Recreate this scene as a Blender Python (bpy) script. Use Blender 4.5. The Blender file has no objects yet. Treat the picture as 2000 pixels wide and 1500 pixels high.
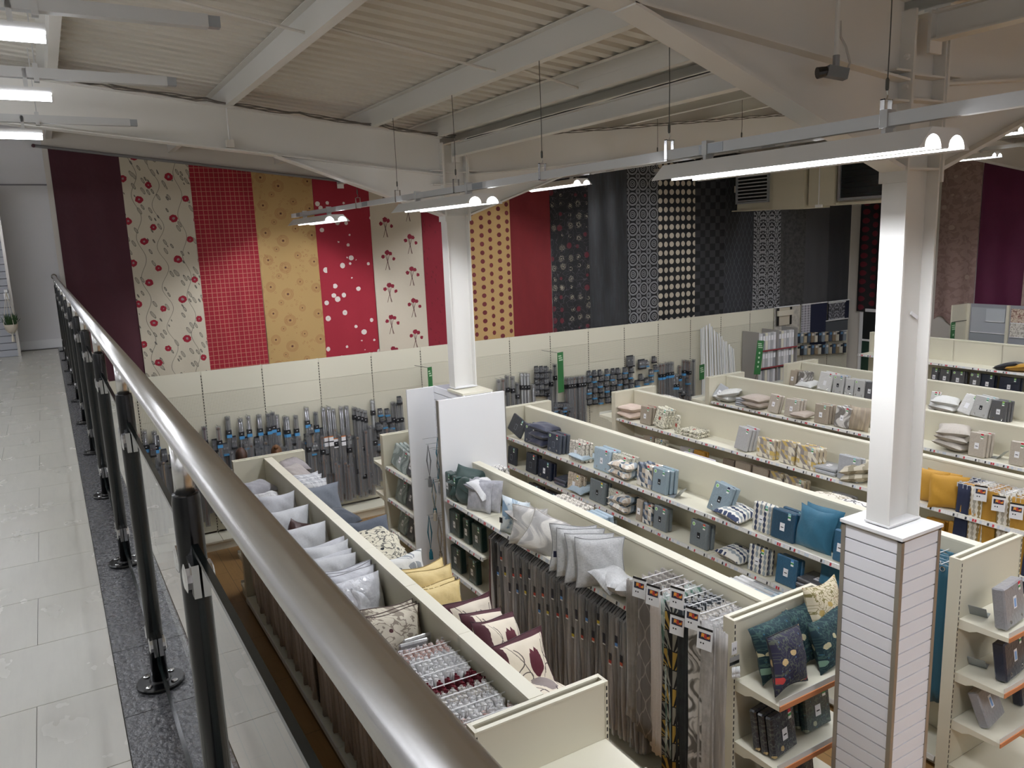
import bpy, bmesh, math, random
from mathutils import Matrix, Vector, Euler
random.seed(7)
sc = bpy.context.scene
COL = sc.collection
PI = math.pi

# ---------------------------------------------------------------- camera, world, exposure
CAM_H = 4.99
F_PX = 1522.9

def cam_axes(yaw, pitch, roll):
    fwd = Vector((math.sin(yaw) * math.cos(pitch), math.cos(yaw) * math.cos(pitch), -math.sin(pitch)))
    right = Vector((math.cos(yaw), -math.sin(yaw), 0))
    up = right.cross(fwd)
    r2 = right * math.cos(roll) + up * math.sin(roll)
    u2 = -right * math.sin(roll) + up * math.cos(roll)
    return r2, u2, fwd

CR, CU, CF = cam_axes(math.radians(30.39737), math.radians(10.55165), math.radians(-2.13965))
cam_data = bpy.data.cameras.new('camera')
cam_data.sensor_width = 36.0
cam_data.lens = F_PX / 2000.0 * 36.0
cam_data.clip_start = 0.02
cam_data.clip_end = 200
cam = bpy.data.objects.new('camera', cam_data)
COL.objects.link(cam)
m3 = Matrix((CR, CU, -CF)).transposed()
cam.matrix_world = Matrix.Translation((0, 0, CAM_H)) @ m3.to_4x4()
sc.camera = cam

world = bpy.data.worlds.new('world')
sc.world = world
world.use_nodes = True
world.node_tree.nodes['Background'].inputs[0].default_value = (0.9, 0.95, 1.0, 1)
world.node_tree.nodes['Background'].inputs[1].default_value = 0.05

sc.view_settings.view_transform = 'Standard'
sc.view_settings.look = 'None'
sc.view_settings.gamma = 1.0
sc.view_settings.use_curve_mapping = False
sc.view_settings.exposure = 0.0
LAMP_POWER = 270.0      # emission of the fluorescent tubes
BATTEN_POWER = 20.0    # emission of the gallery battens
try:
    sc.cycles.max_bounces = 8
    sc.cycles.diffuse_bounces = 5
    sc.cycles.glossy_bounces = 3
    sc.cycles.transmission_bounces = 4
    sc.cycles.transparent_max_bounces = 12
    sc.cycles.caustics_reflective = False
    sc.cycles.caustics_refractive = False
    sc.cycles.sample_clamp_indirect = 6.0
except Exception:
    pass

# ---------------------------------------------------------------- pixels to places (a pixel gives a direction; the plane gives the distance)
CP = Vector((0, 0, CAM_H))
def ray(px, py):
    return CR * ((px - 1000) / F_PX) - CU * ((py - 750) / F_PX) + CF
def on_x(px, py, X):
    d = ray(px, py); return CP + d * (X / d.x)
def on_y(px, py, Y):
    d = ray(px, py); return CP + d * (Y / d.y)
def on_z(px, py, Z):
    d = ray(px, py); return CP + d * ((Z - CAM_H) / d.z)
def y_at(px, X, z):
    """Y of the point on the line (X, ., z) that shows in image column px"""
    k = (px - 1000) / F_PX
    n = CR - CF * k
    return -(n.x * X + n.z * (z - CAM_H)) / n.y
def x_at(px, Y, z):
    k = (px - 1000) / F_PX
    n = CR - CF * k
    return -(n.y * Y + n.z * (z - CAM_H)) / n.x

# ---------------------------------------------------------------- objects
def tag(o, label=None, cat=None, group=None, kind=None):
    if label: o['label'] = label
    if cat: o['category'] = cat
    if group: o['group'] = group
    if kind: o['kind'] = kind
    return o

def thing(name, label, cat, loc=(0, 0, 0), rot=(0, 0, 0), group=None):
    o = bpy.data.objects.new(name, None)
    o.empty_display_size = 0.05
    COL.objects.link(o)
    o.location = loc
    o.rotation_euler = rot if hasattr(rot, '__len__') else (0, 0, rot)
    return tag(o, label, cat, group)

class MB:
    """collects boxes, tubes and grids into one mesh"""
    def __init__(s):
        s.v = []; s.f = []; s.smooth = False
    def add(s, vs, fs, M=None):
        b = len(s.v)
        s.v.extend([(M @ Vector(p)) if M else Vector(p) for p in vs])
        s.f.extend([[i + b for i in f] for f in fs])
        return s
    def box(s, x0, x1, y0, y1, z0, z1, M=None):
        return s.add([(x0, y0, z0), (x1, y0, z0), (x1, y1, z0), (x0, y1, z0), (x0, y0, z1), (x1, y0, z1), (x1, y1, z1), (x0, y1, z1)],
                     [(0, 3, 2, 1), (4, 5, 6, 7), (0, 1, 5, 4), (1, 2, 6, 5), (2, 3, 7, 6), (3, 0, 4, 7)], M)
    def cbox(s, w, d, h, c=0.006, M=None):
        """chamfered box, width x, depth y, height z from 0, centred in x and y"""
        x, y = w / 2, d / 2
        c = min(c, x * .9, y * .9, h * .45)
        vs = []; idx = {}
        for sx in (-1, 1):
            for sy in (-1, 1):
                for sz in (0, 1):
                    X, Y, Z = sx * x, sy * y, (h if sz else 0)
                    zc = -c if sz else c
                    for k, p in enumerate(((X, Y - sy * c, Z + zc), (X - sx * c, Y, Z + zc), (X - sx * c, Y - sy * c, Z))):
                        idx[(sx, sy, sz, k)] = len(vs); vs.append(p)
        g = lambda a, b_, c_, k: idx[(a, b_, c_, k)]
        fs = []
        for sx in (-1, 1):
            fs.append([g(sx, -1, 0, 0), g(sx, 1, 0, 0), g(sx, 1, 1, 0), g(sx, -1, 1, 0)])
            fs.append([g(-1, sx, 0, 1), g(1, sx, 0, 1), g(1, sx, 1, 1), g(-1, sx, 1, 1)])
        for sz in (0, 1):
            fs.append([g(-1, -1, sz, 2), g(1, -1, sz, 2), g(1, 1, sz, 2), g(-1, 1, sz, 2)])
        for a in (-1, 1):
            for b_ in (-1, 1):
                fs.append([g(a, b_, 0, 0), g(a, b_, 1, 0), g(a, b_, 1, 1), g(a, b_, 0, 1)])
                fs.append([g(a, -1, (b_ + 1) // 2, 0), g(a, 1, (b_ + 1) // 2, 0), g(a, 1, (b_ + 1) // 2, 2), g(a, -1, (b_ + 1) // 2, 2)])
                fs.append([g(-1, a, (b_ + 1) // 2, 1), g(1, a, (b_ + 1) // 2, 1), g(1, a, (b_ + 1) // 2, 2), g(-1, a, (b_ + 1) // 2, 2)])
                for sz in (0, 1):
                    fs.append([g(a, b_, sz, 0), g(a, b_, sz, 1), g(a, b_, sz, 2)])
        return s.add(vs, fs, M)
    def prism(s, pts, a0, a1, axis='y', M=None):
        """polygon pts (2-D) extruded between a0 and a1 along the axis; pts are (x,z) for y, (x,y) for z, (y,z) for x"""
        n = len(pts)
        def P(p, a):
            return {'y': (p[0], a, p[1]), 'z': (p[0], p[1], a), 'x': (a, p[0], p[1])}[axis]
        vs = [P(p, a0) for p in pts] + [P(p, a1) for p in pts]
        fs = [list(range(n)), list(range(2 * n - 1, n - 1, -1))]
        fs += [[i, (i + 1) % n, n + (i + 1) % n, n + i] for i in range(n)]
        return s.add(vs, fs, M)
    def tube(s, path, r, n=8, M=None, closed=False, caps=True):
        path = [Vector(p) for p in path]
        m = len(path)
        rs = r if hasattr(r, '__len__') else [r] * m
        vs = []; prev = None
        for i, p in enumerate(path):
            a = path[(i - 1) % m] if (i > 0 or closed) else p
            b = path[(i + 1) % m] if (i < m - 1 or closed) else p
            t = (b - a).normalized()
            if prev is None:
                ref = Vector((0, 0, 1)) if abs(t.z) < .9 else Vector((1, 0, 0))
                u = t.cross(ref).normalized()
            else:
                u = (prev - t * prev.dot(t)).normalized()
            w = t.cross(u); prev = u
            for k in range(n):
                an = 2 * PI * k / n
                vs.append(p + (u * math.cos(an) + w * math.sin(an)) * rs[i])
        fs = []
        for i in range(m if closed else m - 1):
            j = (i + 1) % m
            for k in range(n):
                fs.append([i * n + k, i * n + (k + 1) % n, j * n + (k + 1) % n, j * n + k])
        if caps and not closed:
            fs.append(list(range(n - 1, -1, -1))); fs.append([(m - 1) * n + k for k in range(n)])
        return s.add(vs, fs, M)
    def lathe(s, prof, n=16, M=None):
        """prof: (radius, z) list turned about z"""
        vs = []
        for r, z in prof:
            for k in range(n):
                a = 2 * PI * k / n
                vs.append((r * math.cos(a), r * math.sin(a), z))
        fs = []
        for i in range(len(prof) - 1):
            for k in range(n):
                fs.append([i * n + k, i * n + (k + 1) % n, (i + 1) * n + (k + 1) % n, (i + 1) * n + k])
        fs.append(list(range(n - 1, -1, -1))); fs.append([(len(prof) - 1) * n + k for k in range(n)])
        return s.add(vs, fs, M)
    def grid(s, nx, ny, fn, M=None):
        """surface fn(i/nx, j/ny)"""
        vs = [fn(i / nx, j / ny) for j in range(ny + 1) for i in range(nx + 1)]
        fs = [[j * (nx + 1) + i, j * (nx + 1) + i + 1, (j + 1) * (nx + 1) + i + 1, (j + 1) * (nx + 1) + i] for j in range(ny) for i in range(nx)]
        return s.add(vs, fs, M)
    def torus(s, R, r, n=14, k=6, M=None):
        return s.tube([(R * math.cos(2 * PI * i / n), R * math.sin(2 * PI * i / n), 0) for i in range(n)], r, k, M, closed=True)
    def mesh(s, name, smooth=False):
        me = bpy.data.meshes.new(name)
        me.from_pydata([tuple(p) for p in s.v], [], s.f)
        if smooth:
            me.polygons.foreach_set('use_smooth', [True] * len(me.polygons))
        me.update()
        return me

def obj(name, mb, mat, parent=None, smooth=False, label=None, loc=None, rot=None):
    me = mb if isinstance(mb, bpy.types.Mesh) else mb.mesh(name, smooth)
    if not me.materials and mat is not None:
        me.materials.append(mat)
    o = bpy.data.objects.new(name, me)
    COL.objects.link(o)
    if parent is not None: o.parent = parent
    if loc is not None: o.location = loc
    if rot is not None: o.rotation_euler = rot
    if label: o['label'] = label
    return o

def fix_normals(o):
    bm = bmesh.new(); bm.from_mesh(o.data)
    bmesh.ops.recalc_face_normals(bm, faces=bm.faces)
    bm.to_mesh(o.data); bm.free()

def struct(name, mb, mat, parent=None, smooth=False):
    o = obj(name, mb, mat, parent, smooth)
    if parent is None: o['kind'] = 'structure'
    return o

def single(name, mb, mat, label, cat, group=None, loc=None, rot=None, smooth=False):
    o = obj(name, mb, mat, None, smooth, None, loc, rot)
    return tag(o, label, cat, group)

def children_of(o):
    return list(KIDS.get(o.name, [])) if False else [c for c in o.children]

_mesh_cache = {}
def cached(key, fn, smooth=False):
    if key not in _mesh_cache:
        _mesh_cache[key] = fn().mesh(str(key[0]), smooth)
    return _mesh_cache[key]
def inst(name, key, fn, mat, parent=None, loc=None, rot=None, smooth=False):
    """object on shared mesh data"""
    k = key + (mat.name,)
    if k not in _mesh_cache:
        me = fn().mesh(name, smooth); me.materials.append(mat); _mesh_cache[k] = me
    return obj(name, _mesh_cache[k], None, parent, False, None, loc, rot)

# ---------------------------------------------------------------- materials
FABRIC_DIM = [1.0]      # weaker light high on the walls, painted into the wall fabric colours
def lin(c):
    if isinstance(c, str):
        c = c.lstrip('#'); c = tuple(int(c[i:i + 2], 16) / 255 for i in (0, 2, 4))
    return tuple((x / 12.92 if x <= .04045 else ((x + .055) / 1.055) ** 2.4) * FABRIC_DIM[0] for x in c)

class S:
    """a socket with arithmetic"""
    def __init__(s, nt, sock): s.nt = nt; s.k = sock
    def _m(s, op, *o, clamp=False):
        n = s.nt.nodes.new('ShaderNodeMath'); n.operation = op; n.use_clamp = clamp
        for i, q in enumerate((s,) + o):
            if isinstance(q, S): s.nt.links.new(q.k, n.inputs[i])
            else: n.inputs[i].default_value = q
        return S(s.nt, n.outputs[0])
    def __add__(s, o): return s._m('ADD', o)
    __radd__ = __add__
    def __sub__(s, o): return s._m('SUBTRACT', o)
    def __rsub__(s, o): return (s * -1) + o
    def __mul__(s, o): return s._m('MULTIPLY', o)
    __rmul__ = __mul__
    def __truediv__(s, o): return s._m('DIVIDE', o)
    def __lt__(s, o): return s._m('LESS_THAN', o)
    def __gt__(s, o): return s._m('GREATER_THAN', o)
    def sin(s): return s._m('SINE')
    def abs(s): return s._m('ABSOLUTE')
    def fr(s): return s._m('FRACT')
    def floor(s): return s._m('FLOOR')
    def sqrt(s): return s._m('SQRT')
    def mn(s, o): return s._m('MINIMUM', o)
    def mx(s, o): return s._m('MAXIMUM', o)
    def pw(s, o): return s._m('POWER', o)
    def step(s, a, b):
        """smooth ramp from a to b, clamped"""
        return ((s - a) / (b - a))._m('ADD', 0.0, clamp=True)

class Mat:
    def __init__(s, name, rough=.6, metal=0., coat=0., sheen=0., spec=None):
        s.m = bpy.data.materials.new(name); s.m.use_nodes = True
        s.nt = s.m.node_tree
        s.b = s.nt.nodes['Principled BSDF']
        s.b.inputs['Roughness'].default_value = rough
        s.b.inputs['Metallic'].default_value = metal
        if coat:
            s.b.inputs['Coat Weight'].default_value = coat; s.b.inputs['Coat Roughness'].default_value = .12
        if sheen:
            s.b.inputs['Sheen Weight'].default_value = sheen
        if spec is not None: s.b.inputs['Specular IOR Level'].default_value = spec
    def coords(s, kind='Object'):
        t = s.nt.nodes.new('ShaderNodeTexCoord')
        x = s.nt.nodes.new('ShaderNodeSeparateXYZ'); s.nt.links.new(t.outputs[kind], x.inputs[0])
        return [S(s.nt, x.outputs[i]) for i in range(3)]
    def vec(s, a, b, c=0.0):
        n = s.nt.nodes.new('ShaderNodeCombineXYZ')
        for i, q in enumerate((a, b, c)):
            if isinstance(q, S): s.nt.links.new(q.k, n.inputs[i])
            else: n.inputs[i].default_value = q
        return S(s.nt, n.outputs[0])
    def noise(s, vec, scale, detail=2., rough=.5, dist=0.):
        n = s.nt.nodes.new('ShaderNodeTexNoise'); s.nt.links.new(vec.k, n.inputs['Vector'])
        n.inputs['Scale'].default_value = scale; n.inputs['Detail'].default_value = detail
        n.inputs['Roughness'].default_value = rough; n.inputs['Distortion'].default_value = dist
        return S(s.nt, n.outputs[0])
    def voro(s, vec, scale, rnd=1., feature='F1'):
        n = s.nt.nodes.new('ShaderNodeTexVoronoi'); s.nt.links.new(vec.k, n.inputs['Vector'])
        n.feature = feature
        n.inputs['Scale'].default_value = scale; n.inputs['Randomness'].default_value = rnd
        d = S(s.nt, n.outputs['Distance'])
        c = S(s.nt, n.outputs['Color']) if feature != 'DISTANCE_TO_EDGE' else None
        if c is not None:
            x = s.nt.nodes.new('ShaderNodeSeparateColor'); s.nt.links.new(c.k, x.inputs[0])
            c = S(s.nt, x.outputs[0])
        return d, c
    def rgb(s, c):
        n = s.nt.nodes.new('ShaderNodeRGB'); n.outputs[0].default_value = (*lin(c), 1); return S(s.nt, n.outputs[0])
    def mix(s, a, b, fac):
        n = s.nt.nodes.new('ShaderNodeMix'); n.data_type = 'RGBA'
        if isinstance(fac, S): s.nt.links.new(fac.k, n.inputs[0])
        else: n.inputs[0].default_value = fac
        for q, i in ((a, 6), (b, 7)):
            if not isinstance(q, S): q = s.rgb(q)
            s.nt.links.new(q.k, n.inputs[i])
        return S(s.nt, n.outputs[2])
    def color(s, c):
        if isinstance(c, S): s.nt.links.new(c.k, s.b.inputs['Base Color'])
        else: s.b.inputs['Base Color'].default_value = (*lin(c), 1)
        return s
    def bump(s, h, strength=.3, dist=.01):
        n = s.nt.nodes.new('ShaderNodeBump'); s.nt.links.new(h.k, n.inputs['Height'])
        n.inputs['Strength'].default_value = strength; n.inputs['Distance'].default_value = dist
        s.nt.links.new(n.outputs[0], s.b.inputs['Normal'])
        return s
    def roughness(s, r):
        s.nt.links.new(r.k, s.b.inputs['Roughness']); return s

_plain = {}
def plain(c, rough=.6, metal=0., coat=0., var=0., name=None, spec=None):
    key = (c, rough, metal, coat, var)
    if key in _plain: return _plain[key]
    m = Mat(name or ('paint_' + str(c).lstrip('#')), rough, metal, coat, spec=spec)
    if var:
        x, y, z = m.coords()
        n = m.noise(m.vec(x, y, z), 6., 3.)
        cc = lin(c)
        r = m.nt.nodes.new('ShaderNodeRGB'); r.outputs[0].default_value = (*cc, 1)
        d = m.nt.nodes.new('ShaderNodeRGB'); d.outputs[0].default_value = (*[q * (1 - var) for q in cc], 1)
        m.color(m.mix(S(m.nt, r.outputs[0]), S(m.nt, d.outputs[0]), n))
    else:
        m.color(c)
    _plain[key] = m.m
    return m.m

def emit(name, c, strength):
    m = bpy.data.materials.new(name); m.use_nodes = True
    nt = m.node_tree; nt.nodes.clear()
    e = nt.nodes.new('ShaderNodeEmission'); e.inputs[0].default_value = (*lin(c), 1); e.inputs[1].default_value = strength
    o = nt.nodes.new('ShaderNodeOutputMaterial'); nt.links.new(e.outputs[0], o.inputs[0])
    return m

CREAM = plain('#d9d5c2', .45, name='cream_powder_coat')
CREAM2 = plain('#cfcab6', .5, name='cream_panel')
WHITE = plain('#e6e6e6', .5, name='white_paint')
WHITE_STEEL = plain('#dedcd6', .5, name='white_painted_steel')
SLATW = plain('#ececf0', .4, name='white_laminate')
ALU = plain('#b3afa8', .35, .85, name='brushed_aluminium_trim')
BLACK = plain('#0b0c0e', .3, name='black_gloss')
DARKGAP = plain('#1a1916', .8, name='slot_dark')
CHROME = plain('#d5d5d5', .12, 1., name='chrome')
GREYSTEEL = plain('#c6c7c6', .45, 0., name='grey_trunking')
STRIPM = plain('#c9c7c0', .4, name='price_strip_plastic')
LABELW = plain('#e8e8ea', .5, name='white_card')
LABELK = plain('#17181c', .5, name='black_card')
NAVYTAG = plain('#1c2240', .5, name='navy_card')
ORANGE = plain('#c07c50', .5, name='orange_strip')
GREEN = plain('#2e6b3a', .5, name='green_sign_board')
PALEGREEN = plain('#b9d0b4', .6, name='pale_green_print')
STEMWIRE = plain('#55554f', .4, .6, name='steel_wire')

def wrinkle_fabric(name, c, rough=.8, var=.12, scale=9., strength=.25, sheen=.0, coat=0.):
    m = Mat(name, rough, 0, coat, sheen)
    x, y, z = m.coords(); v = m.vec(x, y, z)
    n = m.noise(v, scale, 3.)
    c2 = tuple(q * (1 - var) for q in (tuple(int(c.lstrip('#')[i:i + 2], 16) / 255 for i in (0, 2, 4))))
    fine = m.noise(v, 140., 2.)
    m.color(m.mix(c, c2, (n * .7 + fine * .5)._m('ADD', -.1, clamp=True)))
    m.bump(n * .8 + fine * .15, strength, .03)
    return m.m

# ---------------------------------------------------------------- printed patterns (u across, v up, in metres)
def rep(q, q0, p):
    return (((q - q0) / p + .5).fr() - .5) * p
def dist(a, b):
    return (a * a + b * b).sqrt()
def dots(u, v, pu, pv, lst, wob=None):
    best = None
    for u0, v0, r in lst:
        d = dist(rep(u, u0, pu), rep(v, v0, pv)) - r
        best = d if best is None else best.mn(d)
    return best if wob is None else best + wob

def pt_plain(m, u, v, c, c2=None):
    n = m.noise(m.vec(u * 1.0, v * .35), 9., 3.)
    return m.mix(c, c2 or c, n)
def pt_slub(m, u, v, c, c2):
    n = m.noise(m.vec(u * 6.0, v * 40.), 6., 3.) * .6 + m.noise(m.vec(u * 40., v * 6.), 6., 2.) * .4
    return m.mix(c, c2, n.step(.35, .65))
def pt_trail(m, u, v, base, flower, leaf):
    wob = m.noise(m.vec(u, v), 28., 2.) * .03 - .015
    fl = dots(u, v, 1.02, .65, [(.02, .1, .055), (.37, .0, .05), (.68, .13, .06), (.21, .43, .055), (.9, .44, .052)], wob)
    c = m.mix(base, base, 0.)
    for u0, a, ph in ((.16, .05, 0.), (.46, .07, 1.5), (.80, .05, 3.)):
        line = (u - u0 - (v * (2 * PI / .65) + ph).sin() * a).abs()
        c = m.mix(c, leaf, (line < .004) * .75)
    lf = m.noise(m.vec(u * 1.0, v * 1.0), 3., 1.)
    d, k = m.voro(m.vec(u * 2.4 + v * 1.2, v * .9 - u * .55), 5.5, .85)
    leafmask = (d < .34) * (k > .3)
    edge = (d > .28) * leafmask
    c = m.mix(c, '#a59d8d', leafmask * .75)
    c = m.mix(c, leaf, edge * .75)
    c = m.mix(c, flower, fl < 0)
    c = m.mix(c, '#a08a8a', fl < -.04)
    return c
def pt_grid(m, u, v, base, line, p=.075, w=.004):
    g = (rep(u, 0, p).abs() < w).mx(rep(v, 0, p) .abs() < w)
    n = m.noise(m.vec(u, v * .3), 4., 2.)
    return m.mix(m.mix(base, line, g * .75), '#7a0d20', n.step(.4, .8) * .35)
def pt_medallion(m, u, v, base, ring, core):
    d = None
    for u0, v0, r in ((.14, .16, .09), (.42, .02, .10), (.66, .22, .065), (.93, .10, .085), (.3, .34, .05)):
        e = dist(rep(u, u0, 1.0), rep(v, v0, .46)) / r
        d = e if d is None else d.mn(e)
    spokes = ((d * 34.).sin() > -.2)
    c = m.mix(base, ring, (d < 1.0) * spokes * .55)
    c = m.mix(c, base, (d < .42) * (d > .3))
    c = m.mix(c, core, d < .16)
    d2, _ = m.voro(m.vec(u, v), 14., 1.)
    c = m.mix(c, ring, ((d2 - .25).abs() < .04) * (m.noise(m.vec(u, v), 3., 1.) > .5) * .45)
    return c
def pt_blossom(m, u, v, base, petal):
    d, k = m.voro(m.vec(u, v), 6.2, .8)
    w = m.noise(m.vec(u, v), 60., 1.) * .06
    f = (d < (k * .10 + .20 + w)) * (k > .35)
    c = m.mix(base, petal, f)
    return m.mix(c, '#9c8f88', (d < .05) * f)
def pt_sprig(m, u, v, base, flower):
    wob = m.noise(m.vec(u, v), 40., 2.) * .03 - .015
    L = []
    for cu, cv in ((.27, .12), (.74, .40)):
        L += [(cu - .08, cv + .05, .035), (cu, cv + .12, .045), (cu + .06, cv + .10, .035), (cu + .12, cv + .0, .032)]
    fl = dots(u, v, .96, .60, L, wob)
    c = m.mix(base, base, 0.)
    for cu, cv in ((.27, .12), (.74, .40)):
        uu = rep(u, cu, .96); vv = rep(v, cv, .6)
        for o, sl in ((-.05, .25), (.0, .1), (.04, -.3)):
            ln = (uu - o * .3 - vv * (-sl)).abs()
            c = m.mix(c, '#5b2a30', (ln < .005) * (vv < .08) * (vv > -.2) * .9)
    return m.mix(c, flower, fl < 0)
def pt_leafy(m, u, v, base, leaf):
    d, k = m.voro(m.vec(u * 1.6 + v * .6, v * .7 - u * .4), 11., .9)
    return m.mix(base, leaf, (d < .26) * (k > .45) * .8)
def pt_dots(m, u, v, base, dot, pu=.19, pv=.16, r=.055, stagger=True):
    a = dist(rep(u, 0.06, pu * 2), rep(v, 0, pv)) - r
    b = dist(rep(u, 0.06 + pu, pu * 2), rep(v, pv / 2 if stagger else 0, pv)) - r
    return m.mix(base, dot, a.mn(b) < 0)
def pt_rings(m, u, v, base, line):
    d = dist(rep(u, .15, .30), rep(v, 0, .33))
    r1 = ((d - .135).abs() < .008).mx((d - .115).abs() < .006).mx((d - .065).abs() < .008).mx((d - .03).abs() < .007)
    e = dist(rep(u, .30, .30), rep(v, .165, .33))
    r2 = ((e - .055).abs() < .007).mx((e - .03).abs() < .006)
    n = m.noise(m.vec(u, v), 30., 1.) * .5 + .5
    return m.mix(base, line, r1.mx(r2) * n)
def pt_check(m, u, v, a, b, p=.15):
    k = (((u / p).floor() + (v / p).floor()) * .5).fr() > .25
    return m.mix(a, b, k)
def pt_ogee(m, u, v, base, line):
    w = (v * (2 * PI / .34)).sin() * .035
    g = rep(u, 0, .14)
    l = ((g.abs() - .035 - w).abs() < .006)
    return m.mix(base, line, l)
def pt_damask(m, u, v, base, fig):
    uu = rep(u, 0, .32).abs(); vv = rep(v, 0, .28)
    a = ((uu * 38.).sin() * .05 + vv).abs()
    n = m.noise(m.vec(uu * 1.2, vv * 1.2), 14., 3.)
    f = (n > .5).mx(a < .012)
    return m.mix(base, fig, f * .9)
def pt_rose(m, u, v, base, a, b):
    d, k = m.voro(m.vec(u, v), 4.6, .35)
    rr = ((d * 46. + m.noise(m.vec(u, v), 24., 1.) * 9.).sin() > .1) * (d < .33)
    c = m.mix(base, a, rr * (k > .5) * .75)
    c = m.mix(c, b, (d < .3) * (k < .5) * .8)
    n = m.noise(m.vec(u, v), 7., 1.)
    return m.mix(c, '#4b474d', ((n - .5).abs() < .012) * .8)
def pt_streak(m, u, v, a, b):
    n = m.noise(m.vec(u * 9., v * .8), 2.4, 4., .6)
    return m.mix(a, b, n.step(.45, .75))
def pt_mottle(m, u, v, a, b):
    n = m.noise(m.vec(u, v), 9., 5., .65)
    return m.mix(a, b, n.step(.38, .62))
def pt_ikat(m, u, v, a, b):
    n = m.noise(m.vec(u * 7. + (v * 18.).sin() * .6, v * 2.2), 1.4, 2.)
    return m.mix(a, b, n.step(.44, .54))
def pt_triangles(m, u, v, cs):
    p = .065
    a = (u / p); b = (v / p)
    tri = (a.fr() + (b.fr())) > 1.
    cell = ((a.floor() * 1.7 + b.floor() * 2.3 + tri * 3.1)).sin() * 43.7
    h = cell.fr().abs()
    c = m.mix(cs[0], cs[1], h > .35)
    c = m.mix(c, cs[2], h > .6)
    return m.mix(c, cs[3], h > .82)
def pt_leafstripe(m, u, v, base, a, b):
    p = .06
    w = (v * (2 * PI / .13)).sin() * .014
    k = ((u / p).floor() * .5).fr() > .25
    g = rep(u, p / 2, p).abs()
    s = g < (w.abs() + .006)
    return m.mix(base, m.mix(a, b, k), s)
def pt_twig(m, u, v, base, ink, scale=16.):
    n = m.noise(m.vec(u, v), scale, 2.)
    n2 = m.noise(m.vec(u * 1.0 + 7., v + 3.), scale * .7, 2.)
    l = ((n - .5).abs() < .02).mx((n2 - .5).abs() < .018)
    d, k = m.voro(m.vec(u, v * .7), scale * 1.1, 1.)
    return m.mix(m.mix(base, ink, l * .8), ink, (d < .16) * (k > .6) * .7)
def pt_scroll(m, u, v, base, a, b):
    n = m.noise(m.vec(u, v), 9., 2., .5, 1.2)
    l = ((n * 5.).fr() - .5).abs() < .14
    d, k = m.voro(m.vec(u, v), 12., .8)
    c = m.mix(base, a, l * .85)
    c = m.mix(c, b, (d < .22) * (k > .55))
    return m.mix(c, '#b7a27c', (d < .2) * (k < .25))
def pt_meadow(m, u, v, base, cs):
    d, k = m.voro(m.vec(u, v), 11., .9)
    w = m.noise(m.vec(u, v), 50., 1.) * .12
    c = m.mix(base, base, 0.)
    n = m.noise(m.vec(u, v), 26., 1.)
    c = m.mix(c, cs[0], ((n - .5).abs() < .03))
    e, k2 = m.voro(m.vec(u * 2. + v, v - u), 17., .9)
    c = m.mix(c, cs[1], (e < .2) * (k2 > .5))
    c = m.mix(c, cs[2], (d < (w + .24)) * (k > .62))
    c = m.mix(c, cs[3], (d < (w + .24)) * (k < .3))
    return m.mix(c, cs[4], (d < .09) * (k > .62))
def pt_plaid(m, u, v, base, a, b):
    s1 = rep(u, 0, .11).abs() < .02; s2 = rep(v, 0, .11).abs() < .02
    c = m.mix(base, a, s1 * .6); c = m.mix(c, a, s2 * .6)
    l = (rep(u, .045, .11).abs() < .003).mx(rep(v, .045, .11).abs() < .003)
    return m.mix(c, b, l * .7)
def pt_zigzag(m, u, v, a, b):
    k = (v * 34. + (rep(u, 0, .05).abs() * 50.)).sin()
    return m.mix(a, b, k > .2)
def pt_fern(m, u, v, base, a, b):
    uu = rep(u, 0, .22); vv = rep(v, 0, .26)
    ang = uu.abs() * 30. - vv * 22.
    r = dist(uu, vv)
    l = ((uu.abs() / (vv + .14).mx(.02)) * 9.).sin() > .2
    msk = (r < .115)
    c = m.mix(base, a, l * msk)
    return m.mix(c, b, l * msk * (((u / .22 + v / .26).floor() * .5).fr() > .25))
def pt_tulip(m, u, v, base, bloom, ink):
    c = m.mix(base, base, 0.)
    e = dist(u / .072, (v - .03) / .115)
    cut = (v - .10) - (rep(u, .0, .05).abs() * 1.3)
    c = m.mix(c, bloom, (e < 1.) * (cut < .0))
    st = (u.abs() < .004) * (v < -.07)
    for sgn in (-1, 1):
        q = dist(u - sgn * .115, v + .06)
        st = st.mx(((q - .04).abs() < .004) * (v > -.08))
        q2 = dist(u - sgn * .22, v - .09)
        st = st.mx(((q2 - .11).abs() < .004) * (v < .16))
        st = st.mx((u - sgn * .17 - (v - .2) * (.35 * sgn)).abs() < .003)
    c = m.mix(c, ink, st * .9)
    bd = u.abs().mx(v.abs())
    return m.mix(c, '#3b0d18', bd > .20)
def pt_plume(m, u, v, base, a, b):
    d = m.noise(m.vec(u * 1.0, v * 1.0), 8., 3., .5, .8)
    c = m.mix(base, a, d.step(.48, .56))
    e, k = m.voro(m.vec(u, v), 5., .8)
    return m.mix(c, b, (e < .3) * (k > .72))
def pt_palm(m, u, v, base, a, b):
    vv = rep(v, 0, .17); k = (((v / .17) + .5).floor() * .5).fr() > .25
    ray_ = ((u - .0) / (vv + .12).mx(.015))
    l = ((ray_ * 11.).sin() > .1) * (vv > -.075) * (dist(u, vv) < .2)
    return m.mix(base, m.mix(a, b, k), l)
def pt_book(m, u, v, base, ink):
    n = m.noise(m.vec(u, v), 34., 2.)
    return m.mix(base, ink, ((n - .5).abs() < .05) * .7)

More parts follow.
